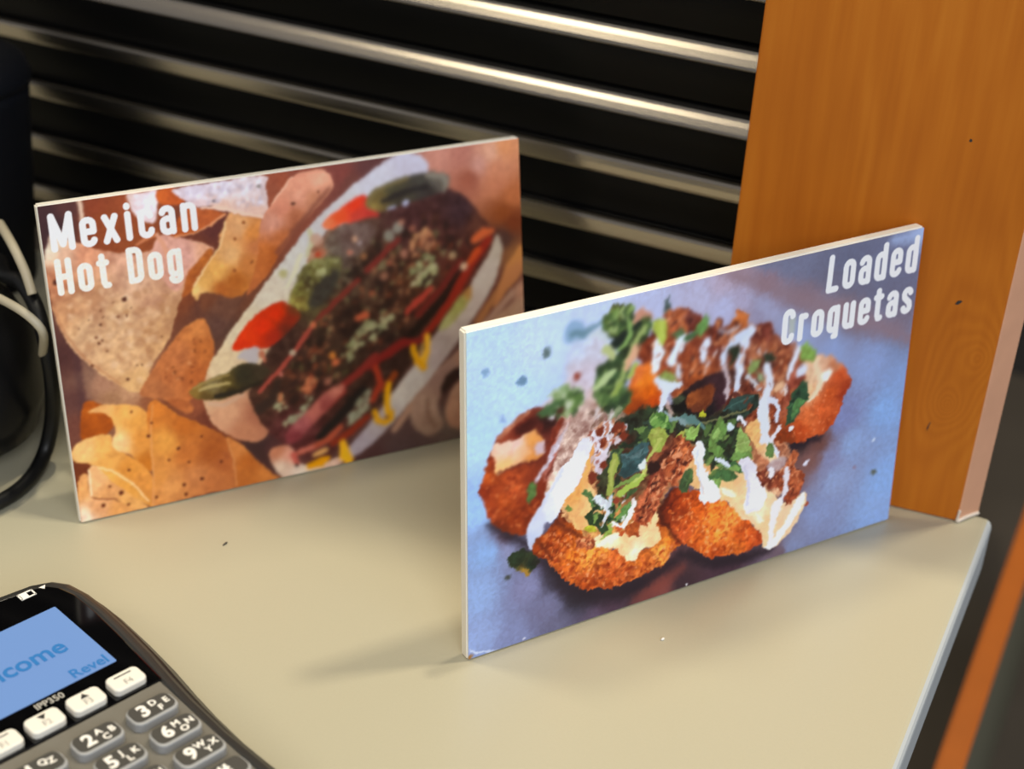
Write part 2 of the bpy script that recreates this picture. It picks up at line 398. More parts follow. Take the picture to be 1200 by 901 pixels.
GLYPH = {
 'L': (.5, [[(.06, 1), (0, 0), (.5, 0)]]) , 'o': (.5, [ring(0, .5, 0, XH)]),
 'a': (.5, [arc(.25, XH-.14, .25, .14, 170, 0)+[(.5, 0)], arc(.25, .30, .25, .12, 20, 180)+arc(.25, .13, .25, .13, 180, 350)]),
 'd': (.5, [ring(0, .5, 0, XH), [(.5, 1), (.5, 0)]]),
 'e': (.5, [[(.02, .38), (.5, .38)]+arc(.25, XH-.14, .25, .14, 0, 180)+arc(.25, .14, .25, .14, 180, 345)]),
 'C': (.5, [arc(.25, .84, .25, .16, 0, 180)+arc(.25, .16, .25, .16, 180, 360)]),
 'c': (.48, [arc(.24, XH-.14, .24, .14, 0, 180)+arc(.24, .14, .24, .14, 180, 360)]),
 'r': (.32, [[(0, XH), (0, 0)], arc(.2, XH-.12, .2, .12, 170, 60)]),
 'q': (.5, [ring(0, .5, 0, XH), [(.5, XH), (.5, -.22), (.36, -.22)]]),
 'u': (.5, [[(0, XH)]+arc(.25, .14, .25, .14, 180, 360)+[(.5, XH)], [(.5, XH), (.5, 0)]]),
 't': (.34, [[(.12, .95), (.12, .12), (.2, 0), (.34, 0)], [(-.04, XH), (.34, XH)]]),
 's': (.46, [arc(.23, XH-.13, .23, .13, 10, 180)+[(.04, .48), (.42, .27)]+arc(.23, .13, .23, .13, 0, -170)]),
 'M': (.86, [[(0, 0), (0, 1), (.43, .12), (.86, 1), (.86, 0)]]),
 'x': (.5, [[(0, XH), (.5, 0)], [(.5, XH), (0, 0)]]),
 'i': (.08, [[(.04, XH), (.04, 0)], [(.04, .97), (.04, 1)]]),
 'n': (.5, [[(0, XH), (0, 0)], arc(.25, XH-.14, .25, .14, 180, 0)+[(.5, 0)]]),
 'H': (.56, [[(0, 1), (0, 0)], [(.56, 1), (.56, 0)], [(0, .5), (.56, .5)]]),
 'D': (.54, [[(0, 0), (0, 1)]+arc(.27, .84, .27, .16, 80, 0)+arc(.27, .16, .27, .16, 0, -80)+[(0, 0)]]),
 'g': (.5, [ring(0, .5, 0, XH), [(.5, XH)]+arc(.25, -.1, .25, .13, 0, -170)]),
 ' ': (.1, []),
}
FRONT_OPS = [
 ('bg',[(4.8,135,'bcd8fa'),(18.9,108,'bcdafc'),(4.8,94.3,'b4d6fc'),(4.8,65.7,'9cc0f6'),(8.5,46.1,'8aa9dc'),(4.9,28.3,'8ea6d6'),(4.9,8.9,'8ea0cf'),(20.1,3.6,'7d84ac'),(39.7,-1.3,'66647f'),(33,128.7,'c4dafa'),(54.9,134.1,'c0d0f2'),(77.7,132.7,'b5bbdd'),(101.5,131.3,'b0aecb'),(113.3,135.9,'b0a2b8'),(121.4,137.1,'a08d9c'),(133.6,140.8,'797790'),(146.4,140.1,'6f7088'),(134.4,131.7,'8d7480'),(122.1,128.8,'a8a0bb'),(114.2,125.1,'b0b2d4'),(135.3,122.4,'9590ab'),(156.6,125.4,'83707c'),(180.5,113,'847078'),(177.8,134.1,'676a82'),(160.1,133.9,'696c84'),(201.4,129.6,'6c7088'),(211.9,138.2,'a9bde4'),(205.1,136.4,'8d98bd'),(195.8,136.3,'6f7490'),(182,101.2,'7b7180'),(162.7,111.1,'857b8c'),(154.6,103.4,'9aa3c8'),(173.8,93.3,'8f9cc4'),(210.3,100.9,'7a7182'),(212.1,88.6,'77809e'),(215.2,67.7,'86a0cf'),(206.8,57.4,'88a9dd'),(211.7,22.4,'8aaade'),(209,5.8,'8ca6d6'),(194,80.8,'8b9cc8'),(189.1,45.5,'8b9fca'),(181.3,30.9,'8d9cc4'),(173.5,16.2,'838fb8'),(169.5,50.6,'6a4540'),(165.7,43.5,'7a5450'),(177.8,40.2,'8487ac'),(160.7,2.9,'7f86a8'),(152.4,1.2,'6d5a66'),(123.8,3.8,'47303a'),(101.9,2.5,'3d2a30'),(76.1,6.8,'3a2c34'),(91,4,'7d4540'),(84.9,-0.2,'6f3e3c'),(68,1.3,'4a3644'),(51.3,13,'2f2b36'),(39.1,24.9,'3f3a4a'),(34.9,37.9,'42384a'),(19.6,46.4,'8b8fb5'),(27.5,24.8,'7f80a6'),(35.5,12.3,'6f6e8e'),(17.7,51.5,'5d4a5a'),(160,53.2,'3c2b2c'),(182.6,59.5,'7f86b2'),(60,-4.2,'5f5068'),(145.4,16.1,'4a3338')],0.05,1.17),
 ('S',[(33.1,124.3),(33.2,124.2)],[3.52,3.52],'3f5a50',0.98,0,1.56,0.8),
 ('S',[(7.6,122.1),(7.7,122)],[3.13,3.13],'6f90b0',0.98,0,1.56,0.7),
 ('S',[(22.8,115.4),(22.9,115.3)],[3.91,3.91],'5b7a96',0.98,0,1.56,0.8),
 ('S',[(14.7,101.5),(14.8,101.4)],[3.13,3.13],'8299c6',0.98,0,1.56,0.7),
 ('S',[(45.7,130),(45.8,129.9)],[10.17,10.17],'7f9fbf',0.98,0,1.56,0.8),
 ('S',[(203.6,27.7),(203.7,27.6)],[2.35,2.35],'525a3c',0.98,0,1.56,0.9),
 ('S',[(191.6,33.1),(191.8,33)],[1.56,1.56],'8a6a78',0.98,0,1.56,0.7),
 ('S',[(201.3,44.3),(201.5,44.3)],[1.88,1.88],'dfeafc',0.98,0,1.56,0.9),
 ('S',[(174.4,28.6),(174.6,28.6)],[1.96,1.96],'6a6a90',0.98,0,1.56,0.5),
 ('S',[(17.1,32),(17.3,32)],[2.35,2.35],'3a433a',0.98,0,1.56,0.9),
 ('S',[(44.7,128.8),(51.3,128.7),(57.2,130.9)],[3.13,2.74,1.96],'5f7f8c',1.17,0,1.56,0.8),
 ('P',[(131.4,141.6),(159.1,142),(205.5,140.1),(215.4,130.7),(218.2,106.3),(194.9,108.8),(165.8,122.4),(138.3,135.2)],[(146.6,138.3,'74768e'),(177.8,134.1,'676980'),(206.2,128.7,'6c6e88'),(203.6,113.9,'6a6a80'),(170.3,122.6,'6c6a7e')],4.69,0.04,1.56,0,2.35,1,0.85),
 ('S',[(112.9,141),(141.3,126.7),(181.4,106.3),(220,87.7)],[4.69,7.82,8.61,7.04],'8c747c',3.91,0,1.56,0.75),
 ('P',[(126.4,127.9),(153.6,113),(187.3,96.1),(218.1,81.3),(216.2,67.5),(184.8,79),(155.3,97.5)],[(154.2,107.3,'93a0c6'),(183.5,89.2,'8d9dc8'),(214.5,71.9,'88a0d0'),(135.5,120.6,'a8aed0')],3.91,0.04,1.96,0,2.35,1,0.5),
 ('S',[(200.4,136.6),(213.6,136.4)],[3.91,5.48],'a9bde4',2.74,0,1.56,0.7),
 ('P',[(17.4,41.4),(20.8,43),(24.2,43.1),(29.2,39.7),(32.3,34.8),(28.9,32.8),(25.9,29.6),(22.8,33.3),(19.4,36.3)],[(21.6,40.1,'24381f'),(28.1,34.3,'16261a'),(25.5,30.8,'9a7430')],0.59,0.25,1.96,0,2.35,1,1),
 ('S',[(24.3,32.4),(26.6,30.9)],[1.56,1.56],'a07a35',0.59,0,1.56,1),
 ('S',[(0.8,4.1),(4.9,1.8),(12.5,-0.1)],[1.17,1.17,0.39],'ccd6ee',0.59,0,1.56,1),
 ('S',[(1.1,0.8),(1.2,0.7)],[2.35,2.35],'9a6c3a',0.78,0,1.56,1),
 ('S',[(35,35.9),(45.2,19),(59.5,10.3),(78.1,8.2),(96.9,13.6)],[6.26,9.39,10.17,8.61,7.04],'241a22',3.91,0,1.56,0.85),
 ('S',[(100.9,17.3),(119.2,6.6),(139.6,4.4),(148.8,4.9)],[4.69,6.26,5.48,2.35],'241a22',2.74,0,1.56,0.85),
 ('S',[(141.3,59.7),(155.4,53.6),(170.1,53.7)],[3.91,5.48,3.13],'241a22',2.35,0,1.56,0.85),
 ('S',[(10.3,57.5),(19.6,49.5),(27.2,44.1)],[3.13,4.69,5.48],'241a22',2.74,0,1.56,0.85),
 ('S',[(78.4,2.4),(91,4.8),(101.4,9.7)],[3.91,6.26,3.91],'7a3c34',3.13,0,1.56,0.6),
 ('P',[(43.4,123),(49.2,126.5),(57.4,126.4),(61.4,120.6),(61.9,108.1),(58.5,98.2),(52.6,90.7),(41.2,91.8),(29.9,100),(35.4,104.7),(41.5,109.5)],[(47.7,125.4,'bfcbe4'),(55.4,120.2,'c8c8da'),(52,110.5,'c9bfcf'),(48.5,100.7,'ccb9c2'),(41.1,99,'d2bcc4'),(56.2,98.8,'cdb2a8')],1.96,0.08,1.96,0,2.35,1,1),
 ('P',[(4.5,73.8),(7,78.8),(8,84.6),(10.1,89.3),(13,94.6),(18.3,97.7),(23.3,101.7),(28,103.3),(33.6,101.6),(39.2,98.8),(44.9,94.5),(43,84.2),(38.6,76.2),(35.1,64.3),(32.2,57.7),(27.8,50.7),(21.8,49.9),(15.8,52.8),(11.4,57.5),(8.5,62.4),(7,68.3)],[(6.6,73.2,'8a2e16'),(15.7,65.4,'b04a20'),(10.2,78.6,'b04a20'),(19.5,56.9,'8f3414'),(26.9,59.2,'7a2b14'),(13.8,84.8,'7e2c1a'),(22.7,96.6,'6e2619'),(33.7,93.8,'4b1c17'),(19.4,70.6,'b9502a'),(28.7,68,'742818'),(15.8,55.1,'6d2812'),(10.3,64.1,'a84220'),(37.7,85.6,'6a2a20'),(19,101.1,'96503c')],0.51,0.22,2.35,0.47,1.96,1,1),
 ('D',[(7,79.5),(19.3,76.1),(30.5,67.4),(30.8,56.2),(19.6,52.1),(10.3,59.7)],90,0.39,0.86,['c8643a','a8451f','8a3216','d77a48','701f10'],1,0,180,0.39,0.55),
 ('P',[(21.2,97),(26.3,99.2),(33.6,100.2),(39.2,97),(37.5,92.8),(31.9,91.4),(24.6,91.9),(20.5,94.3)],[(24.5,97.9,'4a1a14'),(33.7,96.6,'2e1412'),(30.1,92.9,'5a221a')],1.17,0.3,1.96,0,2.35,1,1),
 ('S',[(13.7,94.7),(19.1,98.2),(25.5,102.2)],[1.96,2.35,1.96],'b06a50',0.78,0.3,1.56,1),
 ('P',[(10.5,90.3),(13.4,92.3),(19.1,92.2),(23.5,92.2),(27.1,93.3),(30.8,91.7),(33.1,86.8),(31.8,82.1),(23.6,80.3),(17.4,79.5),(13.4,78.4),(12,82.4)],[(15.5,89.6,'efcab4'),(21,89.3,'eccbc0'),(23.6,85.7,'e9b58c'),(28.3,88.8,'e39a54'),(15.6,81.4,'f2bb7c'),(28.4,81.5,'d98c48'),(31.7,85.7,'c97a44')],0.51,0.06,2.35,0,2.35,1,1),
 ('S',[(13.8,79.1),(21.1,79.9),(30.3,81)],[1.17,1.56,1.17],'5a1f18',0.78,0,1.56,0.7),
 ('P',[(39.3,95.9),(44.1,99),(52.3,100.5),(60.9,94.8),(65.1,87.5),(61.6,79.2),(52.9,83.4),(44.6,80.1),(36.1,71.4),(32.7,72.3),(36.9,85.8)],[(43.1,91.3,'c49a90'),(52.6,92.5,'c9aaa2'),(56.7,86,'d2b4b0'),(48.6,98.9,'c9b0a8'),(58.3,94.7,'c7a79a'),(37.7,81.9,'a8584a')],1.17,0.25,1.96,0,2.35,1,1),
 ('S',[(44.3,91),(39.5,85.1),(34.1,77.4),(29.7,71)],[2.74,2.74,1.96,1.17],'c6b8c4',0.59,0.2,1.56,1),
 ('S',[(40.1,94.3),(36.9,87.6),(34,82.2)],[2.35,2.74,1.56],'7a2f20',0.59,0.2,1.56,1),
 ('S',[(42.6,84.3),(37.9,76.4),(34.2,71.9)],[1.96,2.35,1.17],'6a2a20',0.59,0.2,1.56,1),
 ('S',[(31.3,85.4),(31.4,85.4)],[4.69,4.69],'cdb4bc',0.98,0,1.56,1),
 ('S',[(32.8,85),(32.9,85)],[1.56,1.56],'8a4a3a',0.59,0,1.56,0.6),
 ('S',[(36.3,97.7),(36.4,97.7)],[3.13,3.13],'d8d3da',0.78,0,1.56,1),
 ('S',[(53.2,95.2),(53.4,95.2)],[4.69,4.69],'dfe2ec',1.17,0,1.56,1),
 ('S',[(57.9,93.3),(58,93.3)],[3.91,3.91],'d9d6de',1.17,0,1.56,1),
 ('S',[(47.4,110.9),(47.6,110.9)],[3.13,3.13],'8a3a2a',1.17,0,1.56,1),
 ('D',[(41.2,93.6),(56.2,98.8),(62.3,90.1),(52.8,85.2),(41.4,84.6)],30,0.39,0.98,['8a4030','6a2a1c','d9c4c8','b07058'],1.6,60,40,0.47,0.7),
 ('D',[(36.4,106.5),(40.8,109),(46.8,106.5),(50,100.3),(47.1,96.1),(41.1,96.9),(35.5,99),(32.1,100.6),(37.3,101.7)],60,0.78,1.64,['4f7a34','6d9c48','35582c','8db878','a9c79a','2f4a26'],1.5,30,80,0.59,0.9),
 ('S',[(40.3,98.8),(40.4,98.8)],[3.13,3.13],'4a2820',0.78,0,1.56,1),
 ('S',[(44,100.4),(44.1,100.4)],[3.13,3.13],'b9d2b0',0.98,0,1.56,1),
 ('S',[(30.7,100.2),(35.4,100.4),(38,102.6)],[1.56,2.74,1.56],'3f6a3a',0.78,0,1.56,1),
 ('P',[(34.4,62.6),(39.6,81.4),(45.7,94.3),(58.1,98.3),(76,90.2),(96.3,88.9),(125.9,85.4),(146.7,72.5),(153,55),(159.4,37),(146.3,30.4),(125.8,34.3),(107.4,47.5),(92.5,49.8),(89,39),(79.2,28.1),(58.6,34.4),(45.6,46.1)],[(41.6,77.2,'c8a89c'),(53.5,66.5,'cf9868'),(58,50.1,'b88050'),(73.5,61,'5a3a28'),(89.6,64.2,'8a4830'),(106.7,57.6,'c08a60'),(128.6,53.6,'a87a54'),(141.8,54,'b06a4c'),(152.3,39,'c08a6c'),(66.4,39.9,'c48048'),(80.5,81.7,'3a3024'),(114.1,73.1,'2c2c22'),(52.7,88.9,'b8988e'),(96.5,85.1,'3c2420'),(126.5,77.6,'6a3c2c')],1.17,0.35,2.35,0.59,2.35,1,1),
 ('P',[(85.8,128.2),(88.8,130.4),(94.4,129.9),(101.9,125.5),(108.9,118.2),(111.6,121.3),(115.2,116.9),(119.6,119.6),(121.7,123.5),(125.8,120.4),(127.5,114.9),(134,113.5),(138.3,113.3),(141.9,107.3),(148.1,103),(154.1,99.7),(159.3,92.8),(160,82.9),(156.5,73.2),(150.7,63.6),(140.9,63.8),(126.9,72.8),(113.2,84),(96.6,84.3),(91.9,92.9),(86.6,100.5),(77.8,108.7),(73.6,115.4),(75.3,119.2),(80.3,120.6),(84.6,121.4)],[(91.8,126.2,'b8663f'),(94.3,119.3,'bd613a'),(97.2,123.3,'5a2a26'),(101.5,102.4,'93482a'),(104.7,98,'a04e28'),(112.9,114.5,'5d2c22'),(110.4,109.6,'74362a'),(122.9,119.6,'bf6a38'),(134.4,109.7,'6f3228'),(132.9,102.6,'9f5e42'),(120.9,94.2,'4a2a22'),(146.4,97.7,'8f4c34'),(138,93.9,'4f2c22'),(143.3,85,'a86a4a'),(90.7,112.2,'8f4229'),(78.6,116.7,'78341f'),(87.1,105.8,'9a4a2c'),(152.4,82.8,'8a4030'),(132.1,87.7,'7a3a28'),(139.9,74.2,'8a4028'),(121.8,82.6,'5a2c24')],0.63,0.42,2.74,0.78,2.74,1,1),
 ('D',[(87.7,128.5),(102,124.1),(127.5,115.7),(141.3,105.2),(155.7,93.6),(153.2,74.8),(140.3,70.2),(121.8,82.6),(108,97.2),(95.5,100.2),(78.9,111.3),(75.4,117.8)],230,0.39,1.1,['b4663f','d0855a','6a2c20','3c1a18','9a4a2e','e0a07a','7d3524'],1.5,70,60,0.39,0.75),
 ('S',[(74.8,129.5),(74.9,129.5)],[7.04,7.04],'cf9f90',1.56,0,1.56,1),
 ('S',[(71.8,127.7),(74.7,130.6),(79.5,128.2)],[2.35,3.91,2.35],'c08a74',1.17,0,1.56,1),
 ('P',[(74.3,108.8),(79.7,109.7),(84.5,102.8),(87.4,94),(85.8,87.1),(81.1,84.5),(74.2,87),(68.8,92),(69.4,97.7),(71.8,104)],[(78.2,102.1,'ee822e'),(80.5,96.5,'d8641f'),(83.9,92,'c04a1a'),(76.1,88.8,'8a2f12'),(71,95.9,'a84a1c'),(74,91.5,'8c3a16'),(82.1,88,'a63c16'),(74.5,105.2,'d9713a')],0.98,0.14,1.56,0,2.35,1,1),
 ('P',[(95.2,92.1),(100.8,95.2),(111.3,97.9),(117.4,95),(118.3,84.2),(111.9,79),(103.1,78.9),(94.2,81.9),(91,88)],[(102,94.9,'2a1a1c'),(112.6,92.4,'3a2226'),(96.4,87,'14100f'),(109.3,79.6,'1c1618'),(117.5,83.7,'3c2026')],0.78,0.2,2.35,0,2.35,1,1),
 ('P',[(98.6,90.6),(105.1,92),(111.7,93),(112.1,87.2),(108.3,82.1),(103.3,81.9),(99.8,85)],[(101.3,87.7,'8f4a26'),(108.5,90.4,'74391f'),(102.8,83.5,'5c2c1c')],0.78,0.2,1.96,0,2.35,1,1),
 ('P',[(158.2,90.7),(164.7,93.5),(171.8,91.1),(178.3,86.4),(182.8,80.3),(184.4,75.1),(181.7,70.2),(178.2,60.6),(173.6,55.7),(164.5,54.4),(155.3,54.8),(146.8,57.9),(142.9,61.7),(148.6,67.3),(154.6,74.5),(158.8,81.3)],[(177.6,80.7,'c4522c'),(167.9,89.3,'e0b090'),(163.5,84.1,'e8c4a0'),(180.9,72.8,'a03c22'),(170,66.7,'d25e32'),(159.4,59.4,'bd4c25'),(152.7,57.5,'7a3218'),(163.4,64.3,'d86c3c'),(175.5,59.2,'b24a26'),(173.9,72.9,'c9582c'),(161.1,76.8,'dfae84'),(175.6,85.9,'c8805c')],0.47,0.13,2.35,0.35,1.56,1,1),
 ('D',[(162.7,70.5),(180.3,78.1),(181.3,69.9),(174.4,56.7),(155.1,56.9),(148,59.5)],70,0.31,0.7,['e07a48','a8401e','c8582c','f09060'],1,0,180,0.39,0.5),
 ('S',[(164.1,90.1),(166.7,83.3),(167.4,77.2),(162.4,73.3)],[3.91,3.52,3.13,2.35],'f0cfae',0.78,0,1.56,1),
 ('S',[(170.5,82.4),(170.6,82.4)],[5.87,5.87],'fff6ea',1.17,0,1.56,1),
 ('S',[(167.2,79.3),(165.9,74.8),(161.5,72.8)],[2.35,1.96,1.56],'f1d5b5',0.59,0,1.56,1),
 ('P',[(57.6,131.5),(60.8,136.3),(64.5,137.2),(70.7,135.3),(72.2,127.7),(77.1,129.4),(80.9,125.1),(74.7,115.8),(71.1,109.5),(68.8,101.1),(72.5,97.7),(70,92.5),(64.2,90.3),(58.2,95.4),(55.2,104.4),(56.8,112.9),(63.9,116.5),(65.6,120.7),(59.7,125.5)],[(64.3,132.8,'52702f'),(70.2,129.1,'5f8a3c'),(60.6,132.2,'6a6a2a'),(66.7,121.2,'22301e'),(72.5,121.6,'38502a'),(60.2,112.1,'33502a'),(57.8,105.6,'3a5c30'),(65.6,103.7,'36542a'),(64,95.1,'31502a'),(73.6,100,'405a2a')],0.86,0.35,2.74,0.59,2.35,1,1),
 ('D',[(57.9,132.8),(63,136.9),(70.7,134.9),(71.1,127.2),(65.8,124.2),(59.6,126.9)],34,0.78,1.56,['6f9f45','4a7434','8cb85c','2c4424','3d6030','a6c878'],1.6,60,70,0.47,0.85),
 ('D',[(55.8,107.8),(61.4,112.5),(66.6,107),(69.9,95.4),(63.4,92),(57,97.2)],44,0.78,1.56,['4f7a38','2a4226','6c9a4a','35552c'],1.6,60,70,0.47,0.8),
 ('S',[(63.7,121.1),(68.5,123.6),(74.9,127.1)],[3.91,3.91,1.96],'1d2a20',0.78,0,1.56,1),
 ('S',[(77,125.2),(72.3,118.2),(68.8,110.8),(65.3,102),(63.5,98.5)],[2.35,2.35,2.74,2.74,1.56],'93b55e',0.51,0,1.56,1),
 ('S',[(69.8,129.6),(70.8,123.8),(68.7,120),(65.3,118.7)],[1.96,2.35,2.35,1.56],'7fb557',0.51,0,1.56,1),
 ('S',[(56,104.6),(59.3,106.6),(63,109.3)],[2.74,3.91,2.74],'aed48c',0.59,0,1.56,1),
 ('S',[(59.5,120),(61.9,117.3)],[3.52,4.3],'b3cc7e',0.78,0,1.56,1),
 ('S',[(51.4,126),(55.9,127.1),(60.5,123.2)],[1.56,2.35,1.56],'c6d0d8',0.78,0,1.56,1),
 ('S',[(73.5,109.7),(70.6,105.4)],[2.74,2.35],'a7c64c',0.59,0,1.56,1),
 ('S',[(73.5,116.8),(71,112.4),(68.8,110.1)],[3.91,3.52,2.35],'d8a888',0.98,0,1.56,1),
 ('S',[(66.8,102.7),(64.6,99.6)],[3.13,1.96],'8fb54a',0.59,0,1.56,1),
 ('S',[(63.4,90.5),(67.2,93.2)],[2.74,1.96],'86a070',0.59,0,1.56,1),
 ('D',[(52.5,96.2),(64.1,93.2),(62.8,86.3),(55.1,86.4)],14,0.59,1.17,['d8d2d6','b9a8a4','6a4a3a'],1.4,60,60,0.59,0.8),
 ('P',[(27.6,41.7),(31,45.2),(34.7,48.6),(37.7,51.1),(40.3,55.3),(44.3,49.2),(50.3,43.9),(58.5,35.2),(75.2,26.1),(85.5,26.1),(87.8,37.4),(95.3,39.2),(101,29.5),(101,22.1),(96,20.9),(94.5,16.8),(90.4,14),(84.2,13.2),(80,12.5),(73.8,12.1),(66.7,12.3),(59.4,13.5),(54.5,15.1),(49.6,17.9),(45.9,20.7),(42.2,25.1),(39,28.8),(37,33),(31.9,36.5)],[(34.8,43.7,'a04018'),(42.5,43.2,'bc5420'),(38.8,36.7,'a4451e'),(48.7,33.6,'e27a2e'),(54.8,29.3,'ef9a46'),(58.7,30.5,'ea8a3e'),(67.1,23.9,'cf6230'),(65.3,16.4,'ac4a20'),(55.2,17.3,'a5441d'),(75.6,17.1,'a24a24'),(90.1,20.7,'f29c4a'),(96.2,24.9,'d9722c'),(93.1,39.8,'74260f'),(97.7,34.5,'c65a26'),(40.3,53.4,'682814'),(77.5,19.8,'dc7632'),(31,41,'8a3414'),(45,26.2,'bd5826'),(83.9,17.7,'c4602c'),(70.6,17.1,'c05a2c')],0.39,0.36,1.96,0.94,1.96,1,1),
 ('D',[(30.3,41.2),(36.6,48.8),(42.4,47.1),(54.6,33.7),(71.2,22.6),(85.9,20),(96,26.9),(99.8,21.7),(88.3,13.9),(73.7,12.9),(57.3,15),(45.1,22.2),(37,32.6)],380,0.31,0.86,['f09a58','c4562c','8a2c12','f8a878','a83c1c','de7440','6e2410'],1.1,0,180,0.27,0.5),
 ('P',[(88.5,40.4),(92.3,47.1),(98,49.4),(104.1,46.5),(109.5,43),(116.7,39.3),(122.2,35.3),(128.9,29.3),(135.8,22.3),(140.8,16.6),(144,11.5),(142.9,8.4),(137,8.1),(130.7,8),(123.4,9),(116.6,10.7),(109.8,14.9),(103.3,20.2),(98.5,22.1),(95.1,28.8),(90.1,34.3)],[(93,41.8,'661f10'),(99.3,41.9,'a33c1a'),(108.2,37.4,'cf5a24'),(115.1,31.3,'f88438'),(124.4,24.5,'fa9448'),(118.1,20.2,'f4843a'),(131.6,18.2,'d05a26'),(140.2,13.5,'b04420'),(118.8,11.7,'b54a20'),(107.2,20.7,'d06028'),(100.4,25.6,'c0502a'),(128.6,12,'d0682c'),(91.2,37.2,'7a2a14')],0.39,0.3,1.96,0.59,1.96,1,1),
 ('D',[(91.7,42.2),(103.4,44.7),(121.4,33.9),(139.1,15.9),(141.4,10.6),(123.3,10.3),(109.6,16.6),(98.2,26.3)],300,0.31,0.78,['fca05a','d85e2a','a83c18','ffb47c','ee7638','96300f'],1.1,0,180,0.27,0.5),
 ('S',[(94.6,49.6),(90,43.9),(88.6,38.7),(95.1,28.8),(100.7,21.5)],[1.96,3.13,3.13,1.96,1.17],'3c140c',1.17,0,1.56,0.7),
 ('S',[(38.5,52.1),(43.2,46.8),(54.5,38)],[1.56,1.96,1.17],'4a1a10',0.98,0,1.56,0.6),
 ('S',[(27.8,50.7),(32.5,42.5),(38.1,33.8)],[1.17,1.96,1.56],'40160e',1.17,0,1.56,0.5),
 ('P',[(53,80.8),(55.7,80.8),(54.8,71.8),(53.4,68.1),(56.4,60.1),(58.6,53.7),(59.8,43.8),(56.7,41.2),(51.9,43.5),(47.1,46.4),(43.4,54.4),(42.1,59.3),(47.4,62.6),(51.1,68)],[(54,51.3,'eebc80'),(50.2,48.6,'ecb476'),(47.9,60.6,'e9a760'),(53.3,72.2,'eba860'),(55.7,58.4,'f0c088')],0.51,0.08,1.96,0,2.35,1,1),
 ('P',[(76.4,42.3),(82.5,43.7),(87.1,42.3),(88,34.2),(89.3,27.4),(86,24.8),(81.4,25.4),(78.7,22.2),(74.5,21.9),(70.7,24.7),(67.2,29.8),(61.5,32.4),(57.4,34.4),(58.4,39.2),(64.9,37.2),(72.6,37.2)],[(82.8,38.9,'f2c894'),(85.4,28.1,'f4cb98'),(77.3,25.5,'fde6c4'),(70.9,28.6,'f6d09c'),(64.6,34.9,'fff0cf'),(60.6,34.6,'f8dcae'),(72.7,34.8,'f0c490')],0.47,0.06,2.35,0,2.35,1,1),
 ('S',[(59.8,34),(64.6,34.9),(69.8,35.3)],[2.35,3.13,1.56],'fff4da',0.59,0,1.56,1),
 ('S',[(77.3,25.5),(77.4,25.4)],[3.13,3.13],'fff0d6',0.98,0,1.56,1),
 ('P',[(98.9,61.7),(102.9,64.4),(111.1,56.4),(120.1,51.1),(131.7,47.9),(138.6,40.4),(146,33.8),(153.6,26.2),(160.4,27.6),(165.5,28.2),(165.2,22.9),(162.2,15.3),(158.1,10.2),(153.3,6.1),(149.2,5.2),(144.4,7.1),(143,12.6),(138.3,19.5),(130.9,26.2),(126,31.8),(121.2,36.4),(116.6,39.8),(109.8,44.5),(104,48.1)],[(103.7,52.5,'eab880'),(120.6,44.6,'e9b780'),(130.4,33,'f4cfa0'),(145.1,19.5,'f2c898'),(140,25.2,'fbe3c0'),(156.5,21.2,'eec9a4'),(118.5,43.6,'f0c896'),(148.7,29.7,'f0cba2'),(110.3,55.4,'e0a86c'),(131.7,68.5,'e7b071')],0.43,0.05,2.35,0,2.35,1,1),
 ('P',[(130,67.8),(134.9,71.6),(141.4,72.3),(141.8,63.9),(141.5,57.3),(148.5,50.2),(151.7,45.3),(143.2,48.8),(134.2,60)],[(134.1,65.9,'e7b071'),(140.7,66.2,'eab67c'),(147.6,50.4,'efc9a0')],0.59,0.1,1.96,0,2.35,1,1),
 ('P',[(119,43.1),(123.5,41.4),(127.3,37.9),(124.7,37.4),(120.1,40.4)],[(0,0,'fff0d4')],0.59,0,1.96,0,2.35,1,1),
 ('P',[(137.7,25.5),(141.6,22.7),(143.7,20),(140.4,20.9)],[(0,0,'fff2d8')],0.47,0,1.96,0,2.35,1,1),
 ('P',[(56.9,80.5),(61.7,86.6),(71.3,89.2),(83.2,90.7),(96.6,83.6),(113.7,77.7),(124.4,82.7),(134.8,82.5),(134.5,75.6),(125.3,71.7),(127.9,61.7),(126.8,54.1),(114.6,54.2),(105.3,66.1),(97.6,68.9),(90.6,74.6),(81.7,73.1),(75.5,69.9),(68,66.3),(64,57.9),(59,53.6),(57.4,65.4)],[(63.1,71.4,'2e3820'),(72.4,83.8,'283222'),(84.1,88.2,'27351e'),(97,77.5,'232c20'),(114.1,73.1,'262c20'),(126.4,79.5,'24342a'),(68.7,77.3,'4a2a20'),(110.5,64.3,'2c3a20'),(56.9,80.5,'5a3426'),(93.3,70.8,'5a2a20')],0.78,0.4,2.35,0.7,2.35,1,1),
 ('D',[(52.8,87),(64.3,88.8),(71.6,84),(67.9,77.5),(59.6,70.5),(54.8,73.6)],46,0.59,1.37,['8a4030','6a2a1e','b06040','d8cfd6','c8b0b0','a05038'],1.5,60,60,0.39,0.85),
 ('P',[(54.4,85.5),(58.1,88.2),(62.7,89.2),(65.2,86.4),(62.9,84),(64,78.6),(61.8,74.7),(59.7,66.7),(56.9,68.6),(55.8,77.1)],[(57.6,80.3,'d9d0dc'),(60.5,86.9,'dfe3ee'),(59.2,70.6,'d3c6d2')],0.51,0.1,1.96,0,2.35,1,1),
 ('S',[(58.6,85.5),(58.7,85.5)],[3.91,3.91],'74301f',0.51,0,1.56,1),
 ('S',[(60,80),(60.1,80)],[3.91,3.91],'74301f',0.51,0,1.56,1),
 ('S',[(67.2,85.1),(67.3,85.1)],[4.69,4.69],'74301f',0.51,0,1.56,1),
 ('S',[(69.8,80.8),(69.9,80.7)],[3.91,3.91],'74301f',0.51,0,1.56,1),
